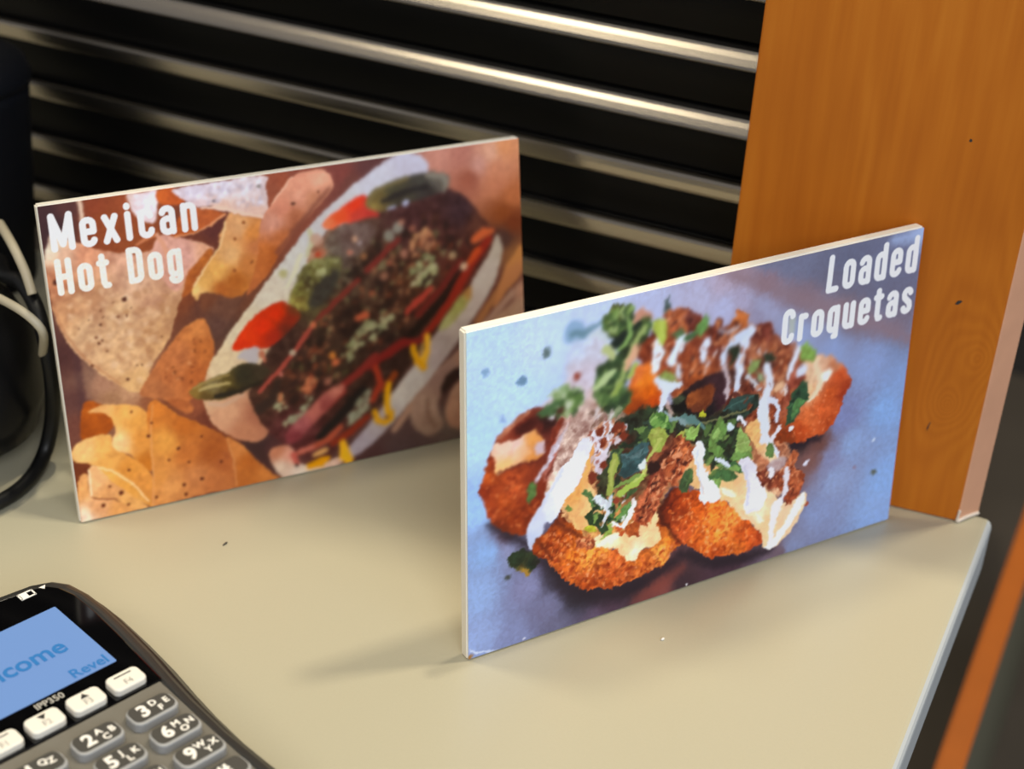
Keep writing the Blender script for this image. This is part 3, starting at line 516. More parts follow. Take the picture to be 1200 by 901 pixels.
 ('S',[(60.4,70.3),(60.5,70.2)],[3.13,3.13],'74301f',0.51,0,1.56,1),
 ('S',[(53.1,78.9),(53.2,78.9)],[1.96,1.96],'74301f',0.51,0,1.56,1),
 ('S',[(55.8,65.9),(56,65.9)],[3.91,3.91],'74301f',0.51,0,1.56,1),
 ('D',[(63.4,72.8),(72.5,81.9),(84.2,86.7),(96.7,82.1),(88.9,75),(77,71.4),(69.4,63.6),(63.3,56.2)],60,0.78,1.76,['2b4226','3d6030','55803c','1f2f1e','6c9c44','304a3a'],1.7,40,60,0.39,0.85),
 ('D',[(105.5,75.3),(118,76.6),(128,71),(134.2,60),(129.7,51.3),(114.9,51),(107.4,59.3),(109.5,66.5)],46,0.78,1.76,['3a5c2e','2a3e24','557f38','1f2d20','7aa84a'],1.6,50,70,0.39,0.85),
 ('P',[(69,71.7),(72.2,71.9),(74.5,73.9),(77.6,75.7),(81.7,74.3),(81.1,70.3),(79.7,65.3),(77.4,62.5),(71.9,61.4),(67.8,63.7)],[(0,0,'3c5658')],0.31,0.18,1.56,0,2.35,0,1),
 ('S',[(69,71.7),(75.3,69.1),(81.1,70.3)],[0.47,0.47,0.47],'6a8486',0.27,0,1.56,0.7),
 ('P',[(68.4,66.9),(73.2,67.1),(78.2,64.2),(71.9,61.4),(67.7,64.1)],[(0,0,'2d4446')],0.31,0.18,1.56,0,2.35,0,1),
 ('P',[(73.1,69.4),(78.9,73.1),(76.3,68.5)],[(0,0,'587274')],0.31,0.18,1.56,0,2.35,0,1),
 ('P',[(117,79.2),(120.9,83.2),(126,83.8),(133,82.9),(131.6,78.6),(124.8,77.6)],[(0,0,'2c4a42')],0.31,0.18,1.56,0,2.35,0,1),
 ('S',[(117,79.2),(125.5,80.9),(133,82.9)],[0.47,0.47,0.47],'547a70',0.27,0,1.56,0.7),
 ('S',[(88.3,85.7),(91.8,82.2),(96.8,80.1),(102,77.3)],[1.17,1.96,2.35,1.17],'82989a',0.39,0,1.56,1),
 ('S',[(100.3,77.7),(109.6,76.5),(118.1,75.9),(130.9,77.3)],[0.98,1.17,1.17,0.78],'6a6a48',0.39,0,1.56,1),
 ('S',[(96.8,81.3),(101.9,79.2),(108,74.6)],[1.96,2.74,1.96],'5a7a76',0.47,0,1.56,1),
 ('P',[(81.6,82.5),(82.7,85.6),(86.2,86.6),(90.1,83.4),(92,78.7),(87.1,78.5),(83.8,79.7)],[(0,0,'4f8a35')],0.31,0.18,1.56,0,2.35,0,1),
 ('S',[(81.6,82.5),(86.2,82.2),(90.1,83.4)],[0.47,0.47,0.47],'78b050',0.27,0,1.56,0.7),
 ('D',[(82,82.8),(86.3,86.2),(91,82),(88.8,78.1)],12,0.59,1.17,['6fae48','3c7030','8cc860'],1.5,40,70,0.31,1),
 ('P',[(80.7,77.2),(82.2,80.2),(85.4,80.4),(88.7,78.8),(90.6,75.3),(89.2,71.2),(88.1,68.4),(84.4,69.4),(82.5,73.7)],[(0,0,'98b240')],0.31,0.18,1.56,0,2.35,0,1),
 ('S',[(86.5,74.1),(83.6,69.6),(80.9,66.2)],[1.96,1.96,1.17],'b4cc58',0.31,0,1.56,1),
 ('S',[(84.7,77.6),(84.8,77.6)],[3.13,3.13],'b8c85c',1.17,0,1.56,0.6),
 ('P',[(94.8,73.1),(97.1,75.9),(99.6,76.4),(98.6,72.1)],[(0,0,'b0c648')],0.31,0.18,1.56,0,2.35,0,1),
 ('P',[(98.8,75.9),(102,76.5),(103.8,75.3),(105.8,76.7),(105.4,70.7),(103.4,68.9),(99.9,70.6)],[(0,0,'8ac252')],0.31,0.18,1.56,0,2.35,0,1),
 ('S',[(98.8,75.9),(102.7,73.5),(105.8,76.7)],[0.47,0.47,0.47],'a8d870',0.27,0,1.56,0.7),
 ('P',[(105.1,79.9),(107,82.5),(108.5,79.4),(106.9,78.7)],[(0,0,'b8ba3a')],0.31,0.18,1.56,0,2.35,0,1),
 ('P',[(111.8,69.8),(112.8,73.4),(116.3,76.7),(118.4,71.9),(119.8,70.8),(118,66.6),(114.7,65.2),(120.2,59.8),(115.2,58.8),(110.5,63.9)],[(0,0,'63963f')],0.31,0.18,1.56,0,2.35,0,1),
 ('S',[(111.8,69.8),(115.7,67.7),(118,66.6)],[0.47,0.47,0.47],'8cc060',0.27,0,1.56,0.7),
 ('P',[(112.7,68.8),(114.9,72.8),(116.8,71.2),(115.4,66.5)],[(0,0,'8cc25c')],0.31,0.18,1.56,0,2.35,0,1),
 ('P',[(116,64.8),(120.9,62.7),(119.4,60)],[(0,0,'28401f')],0.31,0.18,1.56,0,2.35,0,1),
 ('P',[(125.3,61.6),(126.7,70.6),(128.6,68.1),(130.7,64.9),(131.9,60.6),(133.5,58.2),(132.4,55.3),(125.8,55.9)],[(0,0,'8fc058')],0.31,0.18,1.56,0,2.35,0,1),
 ('S',[(125.3,61.6),(129.3,61.9),(131.9,60.6)],[0.47,0.47,0.47],'b4d87c',0.27,0,1.56,0.7),
 ('P',[(124.7,58.6),(132.7,56.4),(134.7,53.9),(127.7,53.8),(122.3,56.1)],[(0,0,'6ca045')],0.31,0.18,1.56,0,2.35,0,1),
 ('P',[(109.8,50.8),(114.9,51),(119.9,52.8),(125.4,49.3),(128.3,46.9),(125.8,45.2),(119.5,47.3),(118.8,45.1),(116.4,42.6),(110.8,48.2)],[(0,0,'3f7038')],0.31,0.18,1.56,0,2.35,0,1),
 ('S',[(109.8,50.8),(118.9,47.9),(125.8,45.2)],[0.47,0.47,0.47],'5c9048',0.27,0,1.56,0.7),
 ('P',[(110.7,49),(115,49.4),(119.5,47.3),(118.9,44.3),(116.4,42.6),(112.7,46.1)],[(0,0,'7ab04e')],0.31,0.18,1.56,0,2.35,0,1),
 ('P',[(119,53.8),(125,54.6),(131.6,49.6),(132.8,46),(125.4,49.7)],[(0,0,'3a6a38')],0.31,0.18,1.56,0,2.35,0,1),
 ('S',[(119,53.8),(126.7,50.7),(131.6,49.6)],[0.47,0.47,0.47],'5a9048',0.27,0,1.56,0.7),
 ('P',[(120.8,52.5),(127,51.6),(129.9,48.4),(124.5,49.9)],[(0,0,'78b04e')],0.31,0.18,1.56,0,2.35,0,1),
 ('P',[(97.7,54.2),(100.9,56.8),(103.4,57.3),(104.6,51.5),(102.4,46.6),(98.6,46.1),(97.5,50.4)],[(0,0,'3d5f33')],0.31,0.18,1.56,0,2.35,0,1),
 ('S',[(97.7,54.2),(100.7,51.9),(104.6,51.5)],[0.47,0.47,0.47],'5f8a48',0.27,0,1.56,0.7),
 ('P',[(100.9,56.4),(103.8,56.8),(104.6,51.5),(101.4,48.5)],[(0,0,'4a7438')],0.31,0.18,1.56,0,2.35,0,1),
 ('S',[(65.4,71.5),(64.5,65.4),(63.3,57.4)],[3.52,3.52,3.13],'9bb544',0.39,0,1.56,1),
 ('S',[(65.1,70.5),(63.9,59.8)],[1.17,1.17],'b6cc5c',0.39,0,1.56,0.7),
 ('S',[(81.1,61.5),(75.6,58.1),(68.6,54.7)],[3.13,3.52,2.74],'a4d048',0.35,0,1.56,1),
 ('S',[(76.7,60.8),(71.2,59.3),(65.6,58.6)],[1.96,1.96,1.17],'78a544',0.35,0,1.56,1),
 ('S',[(80,61.1),(75.2,58.6)],[1.17,1.17],'c2e070',0.39,0,1.56,0.7),
 ('P',[(78.6,55.7),(74.7,53),(69.9,51.2),(71.8,54.6)],[(0,0,'3a5a2c')],0.31,0.18,1.56,0,2.35,0,1),
 ('P',[(79.7,65),(82.3,62.7),(81.2,60.3),(78.3,61.1)],[(0,0,'c8d860')],0.31,0.18,1.56,0,2.35,0,1),
 ('P',[(50.6,61),(52.9,61.8),(57.8,54.7),(56.4,51.7),(53.9,55.1)],[(0,0,'4a7a3a')],0.31,0.18,1.56,0,2.35,0,1),
 ('S',[(50.6,61),(54.3,56.9),(57.8,54.7)],[0.47,0.47,0.47],'7aa858',0.27,0,1.56,0.7),
 ('P',[(51.7,49.7),(55.6,51.6),(60.5,46.3),(59.1,42.1),(54.2,45.1)],[(0,0,'25401f')],0.31,0.18,1.56,0,2.35,0,1),
 ('P',[(56.6,55.1),(60.1,57.9),(63.4,53.1),(60.4,49.4),(58,50.1)],[(0,0,'2f5028')],0.31,0.18,1.56,0,2.35,0,1),
 ('P',[(66.3,43),(69.3,47.6),(74,50.1),(73.5,44),(68.7,41.5)],[(0,0,'55903f')],0.31,0.18,1.56,0,2.35,0,1),
 ('S',[(66.3,43),(70.4,45.2),(74,50.1)],[0.47,0.47,0.47],'7ab858',0.27,0,1.56,0.7),
 ('P',[(62.9,47.1),(66.8,48.3),(66.3,43),(63.9,41.4)],[(0,0,'36602c')],0.31,0.18,1.56,0,2.35,0,1),
 ('P',[(60.1,36.3),(63.1,40.8),(66.3,42.2),(65.3,37.5)],[(0,0,'8cb440')],0.31,0.18,1.56,0,2.35,0,1),
 ('P',[(51.9,44.2),(55.8,44.6),(58.3,40.7),(54.4,41.2)],[(0,0,'b4b43a')],0.31,0.18,1.56,0,2.35,0,1),
 ('P',[(43,55.3),(44.9,57),(46.9,54.5),(45,53.2)],[(0,0,'70963c')],0.31,0.18,1.56,0,2.35,0,1),
 ('P',[(58.3,43.1),(63,44),(64,39.8),(60,38.7)],[(0,0,'2c4a26')],0.31,0.18,1.56,0,2.35,0,1),
 ('D',[(55.5,54.7),(63.6,58),(72,49.1),(72.3,42.8),(63.2,38.9),(56.2,44.9)],18,0.59,1.17,['2f5028','55883c','79aa48','203820'],1.7,40,70,0.31,1),
 ('P',[(25.7,68.5),(27.5,71.6),(30.1,69.4),(29.8,65.8),(27.3,62.1),(25.3,65.2)],[(0,0,'4f7a33')],0.31,0.18,1.56,0,2.35,0,1),
 ('S',[(25.7,68.5),(27.6,67.1),(29.8,65.8)],[0.47,0.47,0.47],'78a050',0.27,0,1.56,0.7),
 ('P',[(94,72.9),(98.5,72.9),(100.9,68.8),(104.3,62.1),(101.6,59),(98.4,55.6),(96.7,50.6),(92.7,53.3),(89.7,48.7),(87.5,43),(84.5,37.6),(79.6,37.1),(75.3,40.3),(76.6,47),(80.7,54.3),(83.2,61.3),(87.8,66.6)],[(97.8,65.8,'c0683f'),(93.9,61.1,'a8502f'),(85.9,57.5,'7a3424'),(82.3,46.9,'b86040'),(78.5,42.1,'ac5436'),(96.4,54.6,'c87048'),(89.4,68.1,'4a2018'),(83.9,63.8,'341a16'),(76.5,40,'a84c2c')],0.43,0.45,1.96,0.86,1.96,1,1),
 ('D',[(95.3,72.2),(100,69.8),(103,62.5),(97.6,55.8),(91.9,53.5),(88.2,45.2),(83.6,38.6),(76.9,40.6),(79,47.8),(85,57.7),(91.1,65.7)],170,0.31,0.86,['d08058','8a3c28','e49c74','5a2418','b4603c','3c1814'],1.6,60,60,0.27,0.8),
 ('P',[(80.6,64.3),(84.6,65.5),(88.1,62.3),(84.9,59.3),(81.6,60.2)],[(0,0,'2c1614')],0.78,0,1.96,0,2.35,1,1),
 ('P',[(71.8,37.5),(75.3,39.5),(78.7,37.7),(78.1,34),(79,32.1),(74,34)],[(76.3,36.1,'b4582c'),(79,32.9,'8a3a20')],0.35,0.35,1.56,0.39,1.56,1,1),
 ('S',[(68.5,38.5),(68.6,38.4)],[2.35,2.35],'c25a30',0.39,0,1.56,1),
 ('S',[(70.6,36.2),(70.7,36.2)],[2.35,2.35],'b8542c',0.39,0,1.56,1),
 ('P',[(48.2,37.2),(50.4,40.4),(54.4,40.4),(57.7,37.8),(57.4,34),(54.6,32.9),(51.4,34.7)],[(52.5,38.2,'b8653f'),(55.3,35.4,'9a4c30')],0.35,0.4,1.56,0.55,1.56,1,1),
 ('D',[(49,37.4),(52,40.3),(57.3,37.6),(55.4,33.4)],24,0.31,0.63,['e0a070','8a3c24','c87048'],1.3,0,180,0.27,1),
 ('P',[(52.9,84.1),(49.1,83.3),(45.8,78.3),(41.7,74.3),(38,69.7),(34.4,64.5),(29.2,57),(25.9,52),(26.8,44.2),(28.7,41.3),(29.8,45.6),(32.8,46.9),(33.9,51.9),(36.2,51.6),(37.7,53.1),(40.3,54.2),(43.7,58.8),(48.5,63.4),(51.4,70.1),(53.5,77.7),(55.6,82.3)],[(51,82,'dfe0ec'),(45.6,72.5,'eceef8'),(40,66.6,'f0f2fa'),(34.4,60.8,'dfe3f2'),(30,54.6,'cdd3ea'),(27.5,45.9,'bfc8e4'),(42,62.3,'f6f6fc'),(47.7,66.3,'eceaf2')],0.35,0.03,2.35,0.31,1.56,1,1),
 ('S',[(41.8,72.8),(34.4,62.6),(29.3,54.8)],[1.56,1.96,1.56],'b9c0da',0.98,0,1.56,0.5),
 ('P',[(103.5,67.4),(108.6,66.4),(109.8,56.7),(112.8,50),(117.6,44.3),(118.4,38.8),(116,37.1),(113.2,38.7),(110.3,37.6),(107.9,41.5),(108.3,47.3),(105.6,55.9)],[(107.4,59.3,'e8ecf6'),(112,44.3,'f2f5fb'),(110.1,40.8,'e4e8f2')],0.35,0.03,1.96,0.23,1.17,1,1),
 ('P',[(127.7,53.4),(132.9,54),(136.9,49.7),(138.3,43.7),(142.6,36.8),(143.1,30.9),(140.8,26.6),(136.3,26.3),(132.5,29.1),(132.7,36.3),(131.6,44.8)],[(133.3,50.3,'dcd8e4'),(136,39.5,'e6e4ee'),(138.6,30.6,'eff0f8'),(137.2,26.9,'e4e4f0')],0.39,0.03,1.96,0,2.35,1,1),
 ('S',[(115.2,58.4),(118.8,56.2),(122.5,52.8)],[1.17,2.35,1.17],'d4dcea',0.39,0,1.56,1),
 ('S',[(121,71.3),(121.2,71.2)],[3.13,3.13],'cfe0ea',0.59,0,1.56,1),
 ('S',[(125.9,74.6),(129.7,70.6)],[1.96,1.56],'dfe0ea',0.47,0,1.56,1),
 ('S',[(154.1,61.9),(154.2,61.9)],[2.74,2.74],'e9ecf4',0.39,0,1.56,1),
 ('P',[(137.8,44.6),(142.5,47.4),(147.8,48.4),(153.3,47.7),(156.6,51.2),(159.6,48.4),(158.9,42.1),(164.1,36.5),(163.3,31.8),(161.6,29.7),(158.4,24.8),(154.7,25.1),(152.1,32.5),(146.3,35.3),(141.5,38.7)],[(149.4,45.9,'9c4c30'),(157.5,33.4,'a85434'),(156.2,46.1,'b86440'),(145.1,43,'6c2e22'),(155.8,27.7,'8a3c26')],0.43,0.4,1.96,0.78,1.96,1,1),
 ('D',[(139.2,44.3),(155.8,49.4),(162.9,35.2),(156.4,26.2),(150.5,34.6),(143.2,39.1)],70,0.31,0.78,['d08058','8a3c28','5a2418','b4603c','e09c74'],1.5,60,60,0.27,0.8),
 ('P',[(143.3,47.6),(148.5,49.8),(153.3,47.7),(150.9,44.3),(145.6,42.9)],[(0,0,'b8a6aa')],0.98,0.1,1.96,0,2.35,1,0.85),
 ('S',[(144.9,45.1),(145.7,42)],[2.35,3.13],'e6e2ea',0.59,0,1.56,1),
 ('S',[(153.7,43.5),(153.8,38.6),(153.6,31.2),(151.3,26.9)],[2.74,2.74,2.35,2.35],'ded8e0',0.47,0,1.56,1),
 ('P',[(147.1,27.3),(150.5,29.6),(153.6,26.2),(151.3,21.9),(150.1,15.5),(148.9,9.1),(146.3,7.4),(146.8,15.7),(146.7,22.4)],[(0,0,'eae4e6')],0.47,0,1.96,0,2.35,1,1),
 ('P',[(165.1,27.9),(163.4,21.7),(159.4,15.3),(155.2,10.6),(150.2,5.3),(145,6.5),(148,8.1),(153,13.8),(157.9,20.8),(161.9,27.2)],[(0,0,'f6f3f4')],0.35,0,1.96,0,2.35,1,1),
 ('S',[(166.1,22.6),(166.3,22.5)],[2.5,2.5],'9c4a34',0.47,0,1.56,1),
 ('S',[(164.4,42.6),(164.5,42.6)],[2.66,2.66],'dcdaea',0.47,0,1.56,1),
 ('S',[(138.4,94.6),(139.8,88.9),(139.2,81.4),(138.1,74.7),(139.8,66.4),(139.5,59.8)],[3.52,5.09,5.09,6.26,4.3,3.13],'d9deec',0.63,0,1.56,1),
 ('S',[(141.1,79.7),(146.2,73.4),(145.4,67.3)],[2.35,2.35,1.96],'d4d8e8',0.59,0,1.56,1),
 ('S',[(140.2,61.6),(143.8,56.7),(148.4,50.6)],[3.13,3.52,1.56],'dcdfea',0.51,0,1.56,1),
 ('S',[(147.1,63.7),(143.9,60.6),(143.3,56.8)],[2.74,2.35,1.96],'e0dce4',0.47,0,1.56,1),
 ('S',[(128.6,112.5),(126.3,109.3),(124.6,104.5),(124,97.2),(123.1,87.6)],[4.3,5.09,4.3,3.91,2.74],'d3dcf0',0.7,0,1.56,1),
 ('S',[(126.1,111.6),(120.4,109.1),(116.4,107.1),(115.6,101.4)],[3.52,3.52,3.52,3.13],'c9d4ea',0.7,0,1.56,1),
 ('S',[(116.7,98.9),(118.9,92.8),(118.6,84.9)],[2.74,2.35,1.96],'c4b2b8',0.78,0,1.56,1),
 ('S',[(113.2,116.2),(118.4,113.3),(122.4,115.3)],[1.56,2.35,1.56],'cad4e8',1.17,0,1.56,0.6),
 ('S',[(107.3,113.2),(105.9,109.5),(105.8,105.1)],[2.74,3.91,3.13],'d8e0f2',0.7,0,1.56,1),
 ('S',[(99.3,116.8),(95.8,113.9),(94,111.5)],[2.74,2.74,1.96],'c2cee2',0.7,0,1.56,1),
 ('S',[(154.3,98.5),(151.8,92.6),(149.7,86.5)],[2.74,3.13,1.96],'e0e6f4',0.59,0,1.56,1),
 ('S',[(156.7,88),(156.9,88)],[5.48,5.48],'d6dcee',0.86,0,1.56,1),
 ('S',[(145.5,111),(150.7,103.1),(153.1,97.3)],[1.96,3.13,2.74],'d8c8cc',1.56,0,1.56,0.35),
 ('S',[(83.3,116.7),(84,111.9),(82.7,106.1)],[4.69,5.87,3.91],'e4effa',0.63,0,1.56,1),
 ('S',[(94.4,117.1),(92.4,111.1),(90.3,106.5)],[3.52,4.69,3.13],'dbe8f6',0.63,0,1.56,1),
 ('S',[(93.6,105),(94.3,100.5)],[2.35,1.96],'cdd6e6',0.7,0,1.56,1),
 ('S',[(84.2,101.4),(88.5,96.4),(94.9,97)],[3.13,4.69,2.35],'d4ddee',0.63,0,1.56,1),
 ('S',[(88.8,97.4),(87.9,92.5),(86.6,86.8)],[4.69,3.52,1.96],'d4ddee',0.63,0,1.56,1),
 ('S',[(89.6,90.5),(91.6,84.5)],[1.56,2.35],'d8b8b0',0.78,0,1.56,0.7),
 ('S',[(128.7,92.3),(131.5,89.4),(134.5,85.6)],[2.74,2.35,2.35],'ccd0d8',0.7,0,1.56,1),
 ('S',[(148.6,80.6),(148.7,80.6)],[3.91,3.91],'e4d4cc',0.86,0,1.56,1),
 ('S',[(145.2,83.8),(145.3,83.8)],[4.69,4.69],'e2b690',1.17,0,1.56,1),
 ('S',[(58.2,56.2),(61.5,52.1),(63.7,47.7),(61.8,44.4)],[3.52,3.13,2.35,1.56],'d2d9e2',0.39,0.1,1.56,1),
 ('S',[(64.1,55.2),(63.6,50)],[1.56,1.96],'c4ccd6',0.39,0,1.56,1),
 ('S',[(76.1,49.5),(73.9,44.7),(70.9,39.3)],[1.96,2.74,2.35],'f4f4f6',0.35,0,1.56,1),
 ('S',[(66.3,41.4),(69.7,39.3)],[1.96,1.17],'eef0f4',0.39,0,1.56,1),
 ('S',[(78.2,64.2),(80.1,66.8)],[2.74,1.56],'d7dfdf',0.39,0,1.56,1),
 ('S',[(66.7,52.2),(66.8,52.1)],[3.13,3.13],'8a3c2a',0.47,0,1.56,1),
 ('D',[(52.6,90.7),(68.2,88.5),(65.1,70.8),(59.5,61.1),(55.4,66)],26,0.35,0.86,['8a4030','a85a3c','6a2a1c','c07850'],1.8,60,50,0.39,0.75),
 ('D',[(78.5,118.5),(127.7,113.1),(153.4,94.1),(150.9,75.4),(130.9,76.5),(120.9,94.2),(95.5,100.2),(81,109)],60,0.35,0.94,['9a4c30','b86a44','74301f','d08a60'],2,70,40,0.47,0.7),
 ('D',[(80.5,118.1),(127.5,114.9),(156.1,89.7),(142.9,65.6),(130.6,80.4),(116.5,95.2),(91.4,101.2)],22,0.31,0.78,['e2e6f0','d0d4e4','f0f0f6'],2.2,75,30,0.47,0.7),
 ('D',[(53.6,62.8),(75.9,52.6),(72.6,38),(58.3,42.3)],12,0.27,0.7,['f0eef2','dcdce8'],1.8,50,60,0.31,0.8),
 ('S',[(107.1,51.6),(110.3,43.6)],[0.78,0.78],'c8a488',0.47,0,1.56,0.5),
 ('S',[(105.4,63.8),(107,53.6),(109.4,43.8)],[0.78,1.17,0.78],'c4c8dc',0.59,0,1.56,0.6),
 ('S',[(131.6,49.6),(133.3,40.2),(134.1,31.1)],[1.17,1.17,1.17],'c2c0d4',0.7,0,1.56,0.6),
 ('S',[(130.7,28.8),(137.6,21.8),(145,11.2)],[1.17,1.56,1.17],'e0b488',0.78,0,1.56,0.6),
 ('P',[(100.1,116.6),(103,121.7),(105.6,124.4),(107.8,122.1),(106.6,117.3),(103.1,114.5)],[(0,0,'62a048')],0.78,0.18,1.56,0,2.35,0,1),
 ('P',[(94.5,115.7),(100.4,118),(101.8,115.5),(96.2,113.8)],[(0,0,'3d6a38')],0.78,0.18,1.56,0,2.35,0,1),
 ('P',[(155.2,98.3),(158,101.1),(161,97.8),(163.6,94.9),(162.7,90.8),(158.1,91.5),(156,94.3)],[(0,0,'82b848')],0.63,0.18,1.56,0,2.35,0,1),
 ('P',[(127.9,95.9),(131.1,99.3),(134.7,96.9),(134.2,93.7),(129.9,93.2)],[(0,0,'84a552')],0.7,0.18,1.56,0,2.35,0,1),
 ('P',[(132.9,92.8),(136.6,91.2),(136.9,87.3),(134.1,89.1)],[(0,0,'8cac78')],0.78,0.18,1.56,0,2.35,0,1),
 ('P',[(150.8,72.3),(153.5,80.2),(157.7,83.1),(160.6,81.6),(161.4,74.4),(158.3,69.6),(154.3,64.3),(150.7,64.4)],[(0,0,'2c5636')],0.47,0.18,1.56,0,2.35,0,1),
 ('S',[(150.8,72.3),(155.9,73.8),(161.4,74.4)],[0.47,0.47,0.47],'55904c',0.27,0,1.56,0.7),
 ('P',[(153.5,71.6),(156.7,75.5),(160.5,73.8),(157.4,69),(154.1,65.9)],[(0,0,'4f8a45')],0.47,0.18,1.56,0,2.35,0,1),
 ('P',[(152.3,75),(156.1,81.1),(158.3,77.5),(154.3,73)],[(0,0,'24402c')],0.47,0.18,1.56,0,2.35,0,1),
 ('P',[(80.6,123),(81.6,126.7),(84.3,127.1),(87.1,125.1),(88.3,119.2),(86.5,115.3),(83.3,117.5)],[(0,0,'a8c83e')],0.7,0.18,1.56,0,2.35,0,1),
 ('S',[(83.6,125.2),(85.5,119.1)],[1.56,1.56],'c4dc5c',0.78,0,1.56,0.7),
 ('P',[(85.8,133.8),(87.7,135.2),(89.2,130.3),(86.5,128.8)],[(0,0,'44504c')],0.98,0.18,1.56,0,2.35,0,1),
 ('P',[(84.5,102.8),(88,104.5),(92.6,100.9),(94,98),(89.1,98.8)],[(0,0,'88a446')],0.59,0.18,1.56,0,2.35,0,1),
 ('P',[(141,53.4),(141.8,58.8),(145.6,57),(145.3,50.6),(142.6,50.6)],[(0,0,'5f8a40')],0.31,0.18,1.56,0,2.35,0,1),
 ('P',[(89.5,118.9),(93.4,120.9),(96.7,118.8),(92.8,116.8)],[(0,0,'4a6a3c')],0.78,0.18,1.56,0,2.35,0,1),
 ('P',[(92,91.4),(96,92.7),(97.9,89.3),(93,88.2)],[(0,0,'3c4a30')],0.78,0.18,1.56,0,2.35,0,1),
 ('P',[(118.1,106.7),(122.2,108),(123.4,104),(119.7,98.2)],[(0,0,'26321f')],0.86,0.18,1.56,0,2.35,0,1),
 ('P',[(135.8,99.7),(140.9,100),(143,96.5),(137.8,96.2)],[(0,0,'2c3824')],0.86,0.18,1.56,0,2.35,0,1),
 ('S',[(149.6,113.1),(149.8,107.1)],[3.52,3.13],'b9ceb0',1.17,0,1.56,0.7),
 ('S',[(103.7,1.1),(103.9,1)],[0.94,0.94],'fbfbfb',0.31,0,1.56,1),
 ('S',[(25.1,1),(25.3,1)],[0.7,0.7],'e8e8f0',0.23,0,1.56,1),
 ('warp',0.86,3.52),
 ('warp',0.35,1.17),
 ('blur',0.67,[(32.7,142.2),(93.1,136.5),(181.8,103.2),(184.8,79),(152.6,80.8),(95.9,94.6),(56.4,91.5),(30,94.7)],7.04),
 ('blur',0.43,[(4.8,111.5),(37.2,103.5),(34.9,41.7),(1.2,52.1)],6.26),
 ('text','Loaded',167,213,121.5,14,2.78,'f4f6fe',0.03),
 ('text','Croquetas',145.8,212.9,103.1,13,2.78,'f4f6fe',0.03),
]
